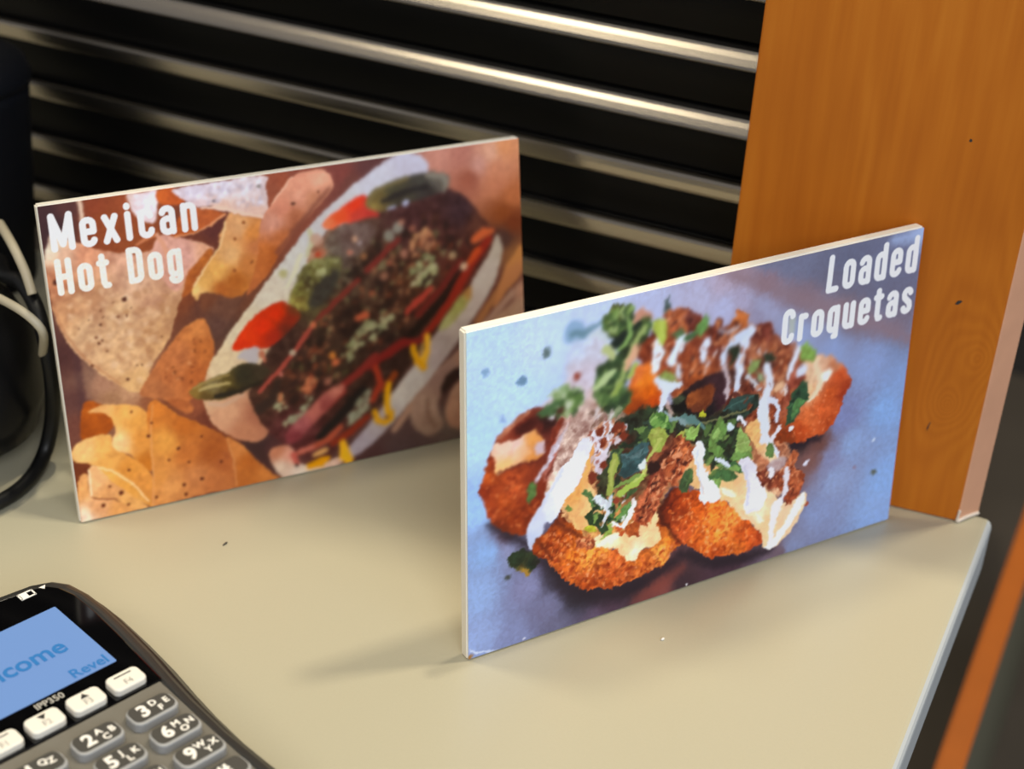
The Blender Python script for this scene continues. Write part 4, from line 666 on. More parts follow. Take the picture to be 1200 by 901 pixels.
BACK_OPS = [
 ('bg',[(2.3,135.5,'3e2426'),(6,129.6,'3a2224'),(12.1,137.5,'54302c'),(22.3,136,'8a4026'),(36.1,134,'964a2c'),(27.9,124.3,'8a4424'),(25.1,130.2,'8c4424'),(38.2,120.9,'8e4826'),(102.7,136.4,'9a5038'),(98.5,132.2,'94503a'),(108.7,138.9,'8a4a3a'),(129.8,135.2,'80423a'),(141.8,135.5,'5f3836'),(150,138.2,'5a3432'),(133.5,130.9,'6e4038'),(187.1,136.3,'b87868'),(176.6,136.5,'c88a78'),(208.4,136.2,'dc9468'),(211.9,113.8,'bc7048'),(195.3,130.1,'cc9484'),(201.9,135.1,'e0a88c'),(203.5,121,'c88060'),(203.7,126.9,'d08a6a'),(190.8,124.8,'a05c48'),(207.2,106.4,'8a4826'),(211.4,100.9,'74381f'),(206.7,94.3,'4e342c'),(212.1,85.2,'8a5a38'),(214.6,68.1,'b98a70'),(215.2,59.5,'c99f84'),(205.6,65.5,'4a2420'),(210.3,73,'5a3228'),(173,29.3,'5a3f3a'),(191.1,38.5,'5a3f3a'),(180.6,6,'6a5a52'),(149.5,-0.2,'54403e'),(132.3,-0.7,'4d3230'),(68.6,97.2,'6a3a28'),(63.8,86.5,'60382a'),(68.6,77.9,'54382e'),(73.5,88.7,'70422e'),(55,91.9,'7a4026'),(62,105.9,'8a4c2c'),(61,113.6,'6a3626'),(70.9,119.5,'5a2c26'),(7.1,70.4,'54302a'),(3.5,55.8,'5a3630'),(2.4,75.1,'4a2824'),(10.1,66,'84604e'),(5.5,43.8,'6a3c30'),(16.6,60.8,'a87a60'),(26.9,54.9,'b98a68'),(37.3,48.8,'8a5034'),(19.3,52.5,'a07454'),(44.4,45.4,'7a4228'),(55.7,45,'8e4e34'),(62.4,35.6,'6a3424'),(69.6,29.9,'743c26'),(87.9,13.5,'4a2a28'),(2.6,20.7,'6a3018'),(99.3,4.7,'5a3430'),(80.3,17.3,'3c2624')],0.08,1.14),
 ('S',[(7.7,89.1),(7.8,70.3),(7,47.3)],[3.03,3.79,3.79],'4a2c2c',1.52,0,1.52,0.6),
 ('S',[(10.1,71.7),(10.3,56.3)],[2.28,2.28],'8a6450',1.14,0,1.52,0.6),
 ('S',[(16.6,140.1),(16.8,130.8),(16.8,119.9)],[1.9,1.9,2.28],'dcbca4',0.61,0,1.52,1),
 ('P',[(0.2,119.7),(2.7,125.8),(6.3,129.5),(11.1,123.7),(16.3,121.5),(21.9,118.4),(30.4,115.5),(39.2,114.1),(48.4,115.6),(56.5,116.5),(68.6,112),(69.5,109.2),(63.9,102.6),(55.9,93.7),(51.4,86.5),(47.9,77.9),(43.4,70.6),(39.1,65.7),(34.5,57.2),(31.5,53.5),(26.9,55.3),(23.6,58.6),(17.1,64.6),(10.8,71.6),(5.4,79.8),(2,88.3),(0.2,101.6),(-0.6,113.4)],[(3.3,122.1,'d4c2ac'),(8,118.5,'d9ac90'),(16.5,117.1,'d29070'),(33.8,114.2,'cf9a80'),(51.6,111.4,'cf9c8a'),(60.8,111.7,'d29c84'),(36.1,102.8,'d0a588'),(14.2,99.1,'bd8a66'),(27.3,89.3,'cba27c'),(42.4,94.2,'c49474'),(12.4,84.5,'cba27c'),(28.6,70,'d2a67c'),(4.7,93.4,'c69068'),(30.9,58,'d8aa76'),(48.7,85.4,'b98a64'),(4.9,108.1,'bd7a58'),(42.1,75.1,'c8986c')],0.38,0.16,3.41,0.38,3.03,1,1),
 ('D',[(1.3,101.4),(15.1,106.3),(50,96.6),(45.9,76.3),(32.7,57.6),(14.5,72.8),(4.3,89.7)],130,0.57,1.52,['e0bc98','dcb48c','b07c58','a8744e','e8c8a8'],1.1,0,180,0.76,0.4),
 ('D',[(2.7,112.1),(50.4,100.3),(44.1,76.7),(31.3,61.8),(5.5,85.8)],16,0.3,0.61,['5a3020','6a3c28'],1,0,180,0.3,0.85),
 ('S',[(13.4,69.5),(13.5,69.5)],[1.21,1.21],'4a2418',0.38,0,1.52,1),
 ('S',[(27.1,60.3),(27.2,60.3)],[1.37,1.37],'4a2418',0.38,0,1.52,1),
 ('S',[(30.2,95.5),(30.3,95.5)],[1.82,1.82],'4a2418',0.38,0,1.52,1),
 ('S',[(17,78.4),(17.1,78.3)],[1.21,1.21],'4a2418',0.38,0,1.52,1),
 ('S',[(2.8,107.7),(2.9,107.7)],[1.9,1.9],'4a2418',0.38,0,1.52,1),
 ('S',[(19,86.3),(19.1,86.3)],[1.14,1.14],'4a2418',0.38,0,1.52,1),
 ('S',[(0.6,101.5),(3,88.1),(10.9,72.7),(23.7,59.4)],[0.76,0.76,0.76,0.76],'a86a48',0.46,0,1.52,0.5),
 ('P',[(43.9,114.1),(48.2,120.4),(54.2,118.7),(63,115.1),(69,111.9),(67.2,108.8),(58.8,103.4),(54.3,95.9),(50,96.6),(45.7,104.9)],[(48.4,115.6,'d8a290'),(57,110.5,'d49e90'),(66.2,110.5,'e0a888'),(50.8,104,'cf9884')],0.57,0.1,2.28,0,2.28,1,1),
 ('P',[(57.9,102),(64.5,108.5),(68.9,111.2),(69.8,108.4),(66.1,102.2),(59.4,95),(54.3,92.1)],[(64.1,107.4,'b0622f'),(59.6,100.6,'a85a2c')],0.57,0.15,2.28,0,2.28,1,1),
 ('S',[(37.8,118),(43.5,120.8),(46.5,121.1)],[1.14,1.9,1.52],'c47a54',0.46,0,1.52,1),
 ('S',[(46.8,121),(49,114.7),(49.9,109.8)],[1.52,2.28,1.14],'d89c80',0.46,0,1.52,1),
 ('P',[(35.7,139.1),(42.1,139.2),(48.9,139.3),(48.1,132.2),(46.3,126.2),(42.4,126.8),(38.5,130.3)],[(40,137,'ead9de'),(45.1,134.4,'f2e8f2'),(45.3,127.1,'e8d2d4'),(36.7,138.6,'dcc0b8')],0.57,0.08,1.9,0,2.28,1,1),
 ('P',[(48.8,139),(56,139),(59.8,133.7),(55.7,132.1),(49,133.9)],[(49,137.5,'c46030'),(56.2,137.2,'b8562c')],0.49,0.1,1.9,0,2.28,1,1),
 ('P',[(51.2,121.1),(54.9,124.9),(60.2,130),(68.1,128.8),(74.5,126.4),(75.9,124.7),(69.6,121.2),(62,119.4),(55.3,118.6)],[(61.1,132.1,'b8623a'),(71.5,126.1,'b05a32'),(58.2,121.5,'aa5228'),(67.5,123,'b45c34')],0.46,0.12,1.9,0,2.28,1,1),
 ('S',[(75.9,125),(69.6,121.2),(61.9,119),(54.2,118.7)],[1.14,1.14,0.76,0.76],'dc9468',0.34,0,1.52,1),
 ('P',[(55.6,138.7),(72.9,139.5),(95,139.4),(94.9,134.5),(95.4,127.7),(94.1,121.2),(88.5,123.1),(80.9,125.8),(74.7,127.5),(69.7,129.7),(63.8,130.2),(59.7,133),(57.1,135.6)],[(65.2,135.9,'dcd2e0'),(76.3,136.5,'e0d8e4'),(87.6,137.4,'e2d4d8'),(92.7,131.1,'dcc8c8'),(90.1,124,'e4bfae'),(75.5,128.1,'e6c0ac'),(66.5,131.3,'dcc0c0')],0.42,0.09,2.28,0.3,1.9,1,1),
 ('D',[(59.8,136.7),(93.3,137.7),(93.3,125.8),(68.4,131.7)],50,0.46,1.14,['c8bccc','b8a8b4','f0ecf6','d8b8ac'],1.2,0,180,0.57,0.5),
 ('S',[(72.1,131.5),(72.2,131.5)],[1.37,1.37],'6a6470',0.38,0,1.52,1),
 ('S',[(92.3,134.9),(92.4,134.9)],[1.52,1.52],'8a8078',0.38,0,1.52,1),
 ('S',[(66.7,129.4),(74,127.9),(82.6,124.8),(92.9,121.3)],[0.95,1.52,1.9,1.52],'ecc8b4',0.38,0,1.52,1),
 ('P',[(78.2,125.1),(84,123.4),(91,121.3),(92.7,118.4),(96.1,113.7),(95.2,104.2),(87.5,95.9),(81.1,89.3),(73.8,87.9),(67.3,91.7),(62.8,92.1),(60.3,89.5),(58.5,93.6),(60.5,97.8),(65.5,103.1),(68.9,107),(72.6,110.9),(72.7,115.4),(75.4,120.3)],[(82,118.5,'d8a070'),(87.4,115,'d08448'),(77.2,107.2,'deaa74'),(84.3,102.2,'c47a44'),(70.9,100.6,'e0a65e'),(64.9,97.8,'e0aa62'),(60.7,92.8,'e8ba78'),(77.9,95.6,'b4672f'),(88.7,109.1,'c4784c'),(72,92.8,'a85c2c')],0.46,0.09,3.03,0.3,2.28,1,1),
 ('P',[(62,91.5),(68.8,91.1),(77.1,87.3),(80.9,86.6),(70.9,74.4),(66,71.4),(64.5,78.7),(62.1,84.9)],[(64.1,89.6,'70402a'),(71.8,83.2,'6a4434'),(68.6,77.9,'5c3c32')],1.14,0.1,2.28,0,2.28,1,1),
 ('S',[(76.3,121.6),(72.6,110.9),(65.5,103.4),(59.6,96.5)],[0.76,0.76,0.76,1.14],'eac490',0.38,0,1.52,1),
 ('S',[(79.7,114),(79.8,113.9)],[1.37,1.37],'8a4a28',0.46,0,1.52,1),
 ('S',[(85.9,102.7),(86,102.7)],[1.37,1.37],'8a4a28',0.46,0,1.52,1),
 ('S',[(78,100.2),(78.1,100.2)],[1.37,1.37],'8a4a28',0.46,0,1.52,1),
 ('S',[(84.1,120.4),(84.2,120.4)],[1.37,1.37],'8a4a28',0.46,0,1.52,1),
 ('P',[(90.5,115.7),(93,121.7),(98.9,128.7),(106.5,136.6),(112.9,138.4),(119.9,138.5),(124.3,135.3),(125.1,129.8),(119.5,123.4),(109.4,115),(99.9,105),(92.1,95.1),(86.2,90.3),(82.3,89.1),(88.1,101.6)],[(118,134.3,'eaa88c'),(110.1,133.1,'e6a084'),(101.6,124.2,'d48a70'),(97.3,118.4,'d0927c'),(109.7,127.9,'dc9a80'),(107,119.6,'b06a4c'),(100.5,111.1,'bd6e44'),(92.2,104.7,'c4703c'),(115.3,125.9,'c08062'),(96,104.1,'a8582c'),(108.5,113.6,'8e5038')],0.46,0.08,2.66,0,2.28,1,1),
 ('S',[(97.2,126.7),(102.3,132),(107,136.9)],[0.76,0.95,0.76],'ecb89c',0.38,0,1.52,1),
 ('S',[(123,129),(109.5,116.5),(98,104.6)],[1.9,2.66,2.66],'7a4638',1.14,0,1.52,0.7),
 ('S',[(106.7,125.3),(106.9,125.3)],[1.37,1.37],'5a3428',0.38,0,1.52,1),
 ('S',[(118.3,128.9),(118.4,128.9)],[1.21,1.21],'6a3c2c',0.38,0,1.52,1),
 ('P',[(31.4,53.2),(36.7,60.7),(43.2,68.7),(49.5,75.3),(56.3,79.8),(62.5,81.4),(64.5,75.6),(65.9,66.7),(63.1,57.8),(58.5,50.4),(53.9,46.2),(48.7,43.3),(43.1,47.6),(36.6,49.7)],[(61,77.4,'c67a46'),(50.3,65.8,'bb7044'),(56.9,56.7,'b06034'),(37.9,54.6,'ae6a42'),(45.8,58.9,'b86c40'),(61.8,67.5,'bb6c3a')],0.46,0.12,2.66,0.23,1.9,1,1),
 ('D',[(42.6,63.4),(58.8,75.1),(63.1,65.3),(54.3,50.1),(43.1,50.8)],26,0.34,0.76,['8a4828','d09060','6a3418'],1,0,180,0.38,0.7),
 ('P',[(43.1,47.6),(50.1,46.2),(53.9,42.2),(52.1,39.4),(47.8,41.9)],[(50.1,46.2,'a85c34'),(53.4,41.5,'b4683c')],0.76,0.1,1.9,0,2.28,1,1),
 ('P',[(6.9,52),(10.4,54),(16.1,50.1),(19.8,44.6),(17.6,38.8),(10.9,37.5),(4.7,37.3)],[(11.3,46.4,'a8521f'),(6.3,41.6,'964618')],0.46,0.12,2.28,0,2.28,1,1),
 ('P',[(8.7,49.3),(12.5,50.8),(17.6,50.9),(23.4,50.1),(29.7,47.6),(33.6,43.3),(34.1,37.6),(34.1,27.6),(32.9,17),(28.1,20.9),(24.2,26.2),(19.3,28.5),(17.2,32.5),(19.4,38.4),(19.1,42.4),(16.4,46.5),(12.2,48.2)],[(25.7,45.3,'e8aa60'),(20.5,32.6,'f0c68c'),(29.8,32.6,'d99048'),(31,20.2,'c0722f'),(13.5,50.2,'e2a86a'),(28.9,40.7,'dd9a50')],0.38,0.08,2.66,0.23,1.9,1,1),
 ('P',[(0.3,33.9),(5,37.2),(10.9,37.9),(17.4,37.2),(17.8,30.8),(23.5,26),(28.8,20.7),(32.6,13.8),(31.6,1.7),(27.2,6.9),(22.2,15.4),(15.5,21.4),(7.9,25.1),(0.4,28.8)],[(5.9,32.7,'ecbc7c'),(13.2,32.3,'e6aa62'),(22.8,20.1,'d48c44'),(29.4,12.5,'d48c48'),(16,25.6,'dfa058')],0.38,0.08,2.28,0,2.28,1,1),
 ('P',[(9.3,24.4),(14.9,22.3),(21.6,16.3),(26.7,8.6),(31.3,2.6),(31,-0.2),(26.8,2.9),(20.7,8.4),(14.8,15.5)],[(13.5,20.2,'e8aa5c'),(21.6,10.2,'dc9a4e'),(26.4,3,'e0a45c'),(30.3,4.1,'cf8840')],0.38,0.06,1.9,0,2.28,1,1),
 ('S',[(7.8,24.7),(15.5,21),(22.8,13.6),(29.8,3)],[0.76,0.76,0.76,0.76],'f0cc98',0.3,0,1.52,1),
 ('P',[(6.3,23.9),(9.9,23.8),(14.3,17.2),(20.8,9.2),(26.8,2.9),(28.7,-0.5),(20.6,1.5),(16,7.1),(5.3,10.5),(5.1,17)],[(7.7,17.5,'e6b07c'),(14.4,11.9,'d89a64'),(20.9,4.3,'dca060')],0.34,0.08,1.9,0,2.28,1,1),
 ('S',[(6.2,23.1),(5.4,10.8)],[0.91,0.91],'f6d8b0',0.3,0,1.52,1),
 ('P',[(0.6,18.8),(5.2,21.3),(5,10.5),(15.3,6.9),(23.5,0.8),(27.2,0.3),(16.6,-0.4),(5.5,-0.1),(0.3,-0.5)],[(1.9,14.9,'e2a468'),(8,5.4,'dca070'),(2.1,1.9,'ecd2b8'),(17,2.4,'d8985c')],0.38,0.08,1.9,0,2.28,1,1),
 ('P',[(33.2,42.9),(36.5,49),(40.7,46.1),(47.5,39.5),(53.2,35.9),(61.8,30),(67.1,24.4),(69,15.7),(69.8,7.2),(69.5,0.2),(54.9,0.3),(39.4,-0.2),(30.9,-0.6),(32.9,13.7),(33.2,29.8)],[(36.8,45,'cc7838'),(40.6,28.2,'d6924a'),(49.5,22.1,'bd6e38'),(60.8,19.6,'a25629'),(40.3,7.9,'d28e54'),(59.4,5.5,'b86e40'),(66.1,14.3,'aa5e34'),(35.1,13.2,'d08a4a'),(52,9.3,'c07a4a'),(48.9,34.4,'b8662e')],0.38,0.08,2.66,0,2.28,1,1),
 ('P',[(66.8,24.8),(72.6,20.7),(79.7,11.6),(87,2.8),(90.3,-0.5),(78.6,-0.3),(69.5,-0.2),(69.8,11.4)],[(75.8,12.1,'b4642f'),(72.4,17.8,'c47a44'),(84.9,2.5,'c87a40'),(73,3.6,'b86a34')],0.38,0.08,2.28,0,2.28,1,1),
 ('S',[(36.3,47),(34.5,37.5),(33.6,19.6),(31.4,0.1)],[0.57,0.76,0.76,0.76],'d89860',0.34,0,1.52,0.8),
 ('S',[(67.5,23.9),(69.6,13.5),(69.6,1)],[0.76,0.95,0.76],'d08c58',0.38,0,1.52,0.8),
 ('S',[(32.9,33.1),(33,33.1)],[1.52,1.52],'5a2814',0.34,0,1.52,1),
 ('S',[(45.2,24.7),(45.3,24.7)],[1.37,1.37],'5a2814',0.34,0,1.52,1),
 ('S',[(54.2,7.9),(54.3,7.9)],[1.74,1.74],'5a2814',0.34,0,1.52,1),
 ('S',[(46.3,6.9),(46.4,6.9)],[1.52,1.52],'5a2814',0.34,0,1.52,1),
 ('S',[(46.2,2.4),(46.3,2.3)],[1.37,1.37],'5a2814',0.34,0,1.52,1),
 ('S',[(18.2,9.4),(18.3,9.4)],[1.82,1.82],'5a2814',0.34,0,1.52,1),
 ('S',[(10.3,5.6),(10.4,5.6)],[1.74,1.74],'5a2814',0.34,0,1.52,1),
 ('S',[(63.7,14),(63.9,14)],[1.14,1.14],'5a2814',0.34,0,1.52,1),
 ('S',[(49.7,17.2),(49.8,17.2)],[1.06,1.06],'5a2814',0.34,0,1.52,1),
 ('S',[(35,38.6),(35.1,38.6)],[1.14,1.14],'5a2814',0.34,0,1.52,1),
 ('S',[(33.3,3.8),(33.4,3.7)],[1.21,1.21],'5a2814',0.34,0,1.52,1),
 ('S',[(23,19.2),(23.2,19.2)],[1.21,1.21],'5a2814',0.34,0,1.52,1),
 ('S',[(13.8,13.7),(14,13.7)],[1.06,1.06],'5a2814',0.34,0,1.52,1),
 ('S',[(40.8,20),(40.9,20)],[0.99,0.99],'5a2814',0.34,0,1.52,1),
 ('S',[(20.8,3.5),(20.9,3.5)],[1.14,1.14],'5a2814',0.34,0,1.52,1),
 ('S',[(26.9,45.9),(27,45.8)],[0.91,0.91],'5a2814',0.34,0,1.52,1),
 ('S',[(56.2,28),(56.3,27.9)],[1.06,1.06],'5a2814',0.34,0,1.52,1),
 ('S',[(76.6,21),(83.8,12.4),(90.9,1.1)],[3.03,3.79,3.03],'3c2420',1.52,0,1.52,0.7),
 ('S',[(216,82.5),(203.5,70),(191.9,56.2)],[3.41,3.79,3.79],'a87048',0.95,0,1.52,1),
 ('P',[(215.9,89.5),(215.9,77.1),(206.6,67.4),(200.1,61.4),(204.2,74.1),(209.8,83.5)],[(210.8,85.4,'c0824c'),(213.6,76.6,'b87a50')],0.76,0,1.9,0,2.28,1,1),
 ('S',[(210.1,66.8),(194,52.8),(180.2,40.6),(164.3,28.9),(146.8,11.2)],[3.79,3.79,4.55,5.31,3.03],'b08a74',1.14,0,1.52,1),
 ('P',[(155.6,14.9),(157.4,23.1),(163,30.4),(174.3,38.4),(191.6,50.3),(212.7,63.4),(215.1,57),(205,51.2),(191.3,42.7),(179.8,33.9),(172.9,27.1),(169.7,17.1),(171.9,7.9),(164.6,4.3),(158.3,8.3)],[(163.6,18.3,'ab8c7a'),(173.2,33.5,'96766a'),(165.2,7.2,'9a7c6a'),(184.7,44,'a8826c'),(200.7,53.7,'b08a70')],1.14,0.08,2.66,0,2.28,1,1),
 ('P',[(173.2,16.3),(177.2,25),(185.5,31.9),(200,38.5),(216,42.3),(216.1,5.1),(194,3.2),(178.3,4.8),(173.7,9.3)],[(181.6,25.4,'b48c74'),(176.7,15.6,'b98c74'),(195.3,33.4,'8a5c48'),(203.6,14.3,'6a4438')],1.14,0.08,2.66,0,2.28,1,1),
 ('S',[(172.7,24.2),(182,33.5),(197.9,41.5),(214.9,49.4)],[2.28,3.79,3.79,3.79],'3a2420',1.52,0,1.52,1),
 ('P',[(171.1,26.2),(174,31.6),(179.5,35.7),(181.1,32.8),(177.3,28.4),(173.6,24.9)],[(0,0,'30201c')],0.95,0,1.9,0,2.28,1,1),
 ('S',[(163.9,22.6),(164.3,13.9),(167.4,8)],[1.9,2.28,1.9],'7a5a4a',1.14,0,1.52,0.7),
 ('P',[(58.4,49.2),(62.5,58.7),(70.4,69.4),(80.3,80.1),(91,91.8),(102.1,103.5),(114.9,115.7),(129.1,125.8),(141.7,133.6),(150,138.2),(158.3,140.1),(165.6,139.1),(169.9,135.5),(170,130),(163.2,126.3),(150.9,120.3),(138.1,112.1),(125.4,102.5),(112.3,89),(99.3,75.5),(90,58.9),(83.9,48.1),(87,38.5),(90.2,29.7),(84.6,20.9),(78.9,20.1),(72.8,22.3),(66.3,27.4),(61.4,33.7),(58.8,41.9)],[(162.1,136.5,'cac6d6'),(145.5,130.4,'cfcdd8'),(128.8,120.9,'cfccce'),(116.8,110.4,'c9c6c6'),(105.3,99.5,'cdc8c0'),(92.5,87.3,'d6cab6'),(81.6,73.6,'dac9aa'),(68.5,58.3,'dcc49e'),(61.5,45.8,'d0a682'),(67,34.6,'cf9a78'),(75.1,25.5,'bb7e5e'),(81.6,31.5,'aa6c52'),(93.3,73.4,'cbbb9c')],0.49,0.05,2.28,0,2.28,1,1),
 ('S',[(113,112.2),(114.2,107),(111.4,101.6)],[1.9,3.41,2.28],'c4cc9a',0.95,0,1.52,1),
 ('S',[(108.3,102.1),(104.9,94.9),(100.5,88.6)],[1.9,2.28,1.52],'d8d4b8',0.68,0,1.52,1),
 ('S',[(99.5,95),(99.6,95)],[3.79,3.79],'a8a060',1.14,0,1.52,0.7),
 ('P',[(81.8,33.5),(79.4,42.1),(83.4,51.4),(91.6,64.2),(98.9,75.5),(107.2,88.7),(112.2,102.2),(121.6,110.8),(136.3,114),(148.7,117.6),(165.4,122.1),(180,121.6),(191,112.8),(198.4,102.9),(203.8,98),(204.8,90.5),(195.5,77.6),(183.6,66),(172.7,55.5),(161,46.4),(149.9,33.1),(138.2,23.7),(124.8,13),(111.7,4.8),(100.4,8.2),(93,15.8),(85.7,24.4)],[(160.5,108.7,'4a2a28'),(185.8,109.6,'3a2426'),(194.1,103.6,'5a3428'),(127,97.1,'5a4a40'),(118.6,92.6,'585038'),(110,84.2,'4a4026'),(100.3,64.1,'402820'),(132.8,66.2,'3c261c'),(158.8,81.8,'50301f'),(144,47.6,'34211b'),(113.9,32.9,'40221c'),(100.9,23.2,'5a2a2a'),(184.6,85.6,'54281f'),(172.5,99.7,'4c2a24'),(123.3,47.6,'34241a'),(90.4,41.9,'43281c'),(113.5,103.2,'a87860'),(139.1,97.1,'4a3226')],0.76,0.32,2.66,0.46,2.28,1,1),
 ('D',[(95.1,49.1),(117.7,80.9),(143.4,100.3),(169,112.2),(193.9,100.4),(184.2,77.5),(152.7,50.1),(121.4,23),(96.7,22)],150,0.76,1.71,['2a1a16','3a241c','241812','4a2c20'],1.4,50,60,0.76,0.7),
 ('D',[(97.4,52.7),(117.7,80.9),(139.5,102.9),(160.5,108.7),(185.1,95.7),(171.1,73.6),(148.7,55),(122.3,35.3),(99.2,27.7)],190,0.53,1.44,['98583c','7a3c28','b07a58','7c7a52','8e8460','683622','5a5832','462a1e'],1.3,50,70,0.76,0.55),
 ('D',[(99,48.3),(121.7,80.2),(143.4,100.3),(168.7,107.4),(187.2,95.3),(171.1,73.6),(148.6,53),(122.2,33.3),(99.1,25.7)],90,0.95,2.09,['1c120e','2a1a14','241610'],1.5,50,60,0.95,0.6),
 ('P',[(100.3,81.6),(104,88.8),(109.5,97.3),(116,99.3),(125.5,98.5),(126.5,91.3),(122.9,85.6),(116,80.4),(108.5,76.2),(103.2,78.7)],[(114.8,95.2,'7a7844'),(106.2,86.9,'6c6434'),(111.2,89.9,'4c4228'),(122.9,95.8,'66603c'),(103.7,80.2,'8a7a40')],0.95,0.3,2.28,0.57,2.28,1,1),
 ('P',[(114.2,87.5),(121,93),(125.7,90.6),(121,81.9),(113.4,76.9),(109.6,79.2)],[(0,0,'3a342c')],1.52,0.2,1.9,0,2.28,1,1),
 ('D',[(107.6,94.4),(115.9,98.9),(125,97.4),(118.3,88.7),(110,84.2)],22,0.57,1.33,['98a060','b8b888','74703a'],1.3,0,180,0.76,0.6),
 ('P',[(118.9,106.2),(128.1,112.1),(140.1,111.8),(143.8,106.2),(135.1,97.7),(125.1,99.4)],[(121.5,103.9,'6a5c50'),(131.7,106.1,'705a54')],1.52,0.25,2.28,0,2.28,1,0.8),
 ('S',[(133.6,105.4),(133.7,105.4)],[2.66,2.66],'d8a888',0.76,0,1.52,0.85),
 ('S',[(135.9,103.1),(136,103.1)],[1.97,1.97],'c8bcc0',0.76,0,1.52,0.85),
 ('S',[(130.8,99.6),(130.9,99.6)],[2.66,2.66],'cc8068',0.76,0,1.52,0.85),
 ('S',[(115.9,107.9),(116,107.8)],[5.31,5.31],'c09884',0.76,0,1.52,0.85),
 ('S',[(117.3,101.4),(117.4,101.4)],[4.55,4.55],'b06a50',0.76,0,1.52,0.85),
 ('S',[(115.7,100.9),(115.8,100.9)],[2.28,2.28],'b8442c',0.76,0,1.52,0.85),
 ('S',[(137.5,96.6),(137.6,96.6)],[3.03,3.03],'a8724c',0.76,0,1.52,0.85),
 ('S',[(154.6,107.3),(154.7,107.2)],[5.31,5.31],'98988a',0.76,0,1.52,0.85),
 ('S',[(149.8,104.1),(150,104)],[5.31,5.31],'8c8a7c',0.76,0,1.52,0.85),
 ('S',[(156.3,109.3),(156.5,109.3)],[3.03,3.03],'b07a64',0.76,0,1.52,0.85),
 ('S',[(161.1,105.5),(161.2,105.4)],[3.03,3.03],'a06450',0.76,0,1.52,0.85),
 ('S',[(156.7,95),(156.8,95)],[3.79,3.79],'b07a64',0.76,0,1.52,0.85),
 ('S',[(149,91.5),(149.1,91.5)],[3.03,3.03],'9a5a44',0.76,0,1.52,0.85),
 ('S',[(146.6,85.9),(146.7,85.9)],[3.79,3.79],'9a6a54',0.76,0,1.52,0.85),
 ('S',[(140.3,79),(140.4,78.9)],[3.03,3.03],'98543c',0.76,0,1.52,0.85),
 ('D',[(159.9,86.5),(167.1,93.3),(171.9,89.7),(172.4,81.5),(166.1,76.5),(159.5,78.5)],34,0.76,1.59,['8a8e64','a0a070','b4b084','747a4c','bcb890'],1.2,40,60,0.61,0.85),
 ('D',[(159,97.8),(165.3,105.6),(171.9,103.8),(173,93.2),(166.2,92.7),(161.1,91.5)],26,0.76,1.52,['b07858','c08c64','8a5038','6a3826'],1.4,70,40,0.57,0.85),
 ('D',[(122.7,51.8),(129.1,59.5),(137,66.2),(141,63.9),(143.7,68.2),(149.5,67.2),(147.4,60.2),(140.6,58.2),(133.7,55.4),(127.5,49.2)],44,0.76,1.59,['90926c','a4a47c','84865e','b0a880'],1.2,30,60,0.61,0.85),
 ('S',[(133,68.6),(136.4,69.6)],[3.41,3.41],'b85c40',0.95,0,1.52,1),
 ('S',[(119.2,53.3),(119.3,53.2)],[3.41,3.41],'d08040',0.76,0,1.52,1),
 ('S',[(120.5,49.7),(120.7,49.7)],[3.79,3.79],'c46a48',0.95,0,1.52,1),
 ('S',[(116.2,41.6),(116.3,41.5)],[3.79,3.79],'b0705c',0.95,0,1.52,0.8),
 ('D',[(89.6,41.2),(94.2,39.5),(96,32.5),(93.2,28.2),(98.5,23.7),(102,27.1),(96.9,24.1),(92.2,25.9)],20,0.68,1.33,['889068','a4a480','b88464','c87850'],1.2,60,50,0.57,0.85),
 ('D',[(94.1,28.8),(101.3,28.1),(104.3,34.9),(107,38.5),(108.3,34.1),(103.6,26),(96.8,23.3)],20,0.68,1.21,['8a9470','a0a484'],1.2,60,50,0.57,0.8),
 ('D',[(102.7,45.1),(109.2,45.4),(111.3,40.9),(107,37.7),(103.2,40.9)],14,0.76,1.33,['b86848','c87c58','a05038'],1.2,60,50,0.57,0.85),
 ('S',[(154.2,101.8),(146.4,95.9),(138.6,90)],[1.9,2.66,2.28],'7c2e28',0.95,0,1.52,1),
 ('S',[(134.3,86),(126.6,81),(119.2,75.1),(113.7,71.7)],[2.28,2.66,2.66,1.9],'7a3028',0.83,0,1.52,1),
 ('S',[(112,70),(105,62.5),(95.3,52.2),(84.2,43.1)],[2.28,2.28,2.28,1.9],'a84c40',0.61,0,1.52,1),
 ('S',[(111.5,69.3),(111.7,69.2)],[3.03,3.03],'c87050',0.68,0,1.52,1),
 ('S',[(100.6,58.5),(100.8,58.4)],[3.03,3.03],'b8a890',0.76,0,1.52,1),
 ('S',[(94.7,49.1),(94.8,49.1)],[2.28,2.28],'b86c60',0.57,0,1.52,1),
 ('S',[(83.5,35.2),(89.3,38),(93.1,45.4)],[5.31,4.55,3.03],'33221a',1.14,0,1.52,1),
 ('S',[(184.6,86.4),(173.2,74.4),(162,64.9)],[3.41,3.41,3.41],'6a2620',0.95,0,1.52,1),
 ('S',[(169.1,76),(161.5,70.8),(156.2,66.8)],[2.28,3.41,2.28],'b04438',0.83,0,1.52,1),
 ('S',[(193.5,92.3),(175.2,70.8),(157.2,55.5),(139.6,44.3)],[3.03,3.79,4.55,3.41],'20150f',1.14,0,1.52,1),
 ('S',[(198.9,94.7),(189.7,84.8),(179.5,70.1),(168,57.6),(163.6,54.3)],[4.17,4.93,4.55,3.79,2.66],'8c2c20',0.83,0,1.52,1),
 ('S',[(192,95.8),(196.4,98.3),(200.8,98.5)],[3.79,4.55,3.03],'c8623c',0.95,0,1.52,1),
 ('S',[(193.4,90.3),(188.9,85.7)],[3.79,3.41],'bc4c2c',0.95,0,1.52,1),
 ('S',[(185.8,83.8),(185.9,83.8)],[3.79,3.79],'d0b090',0.95,0,1.52,1),
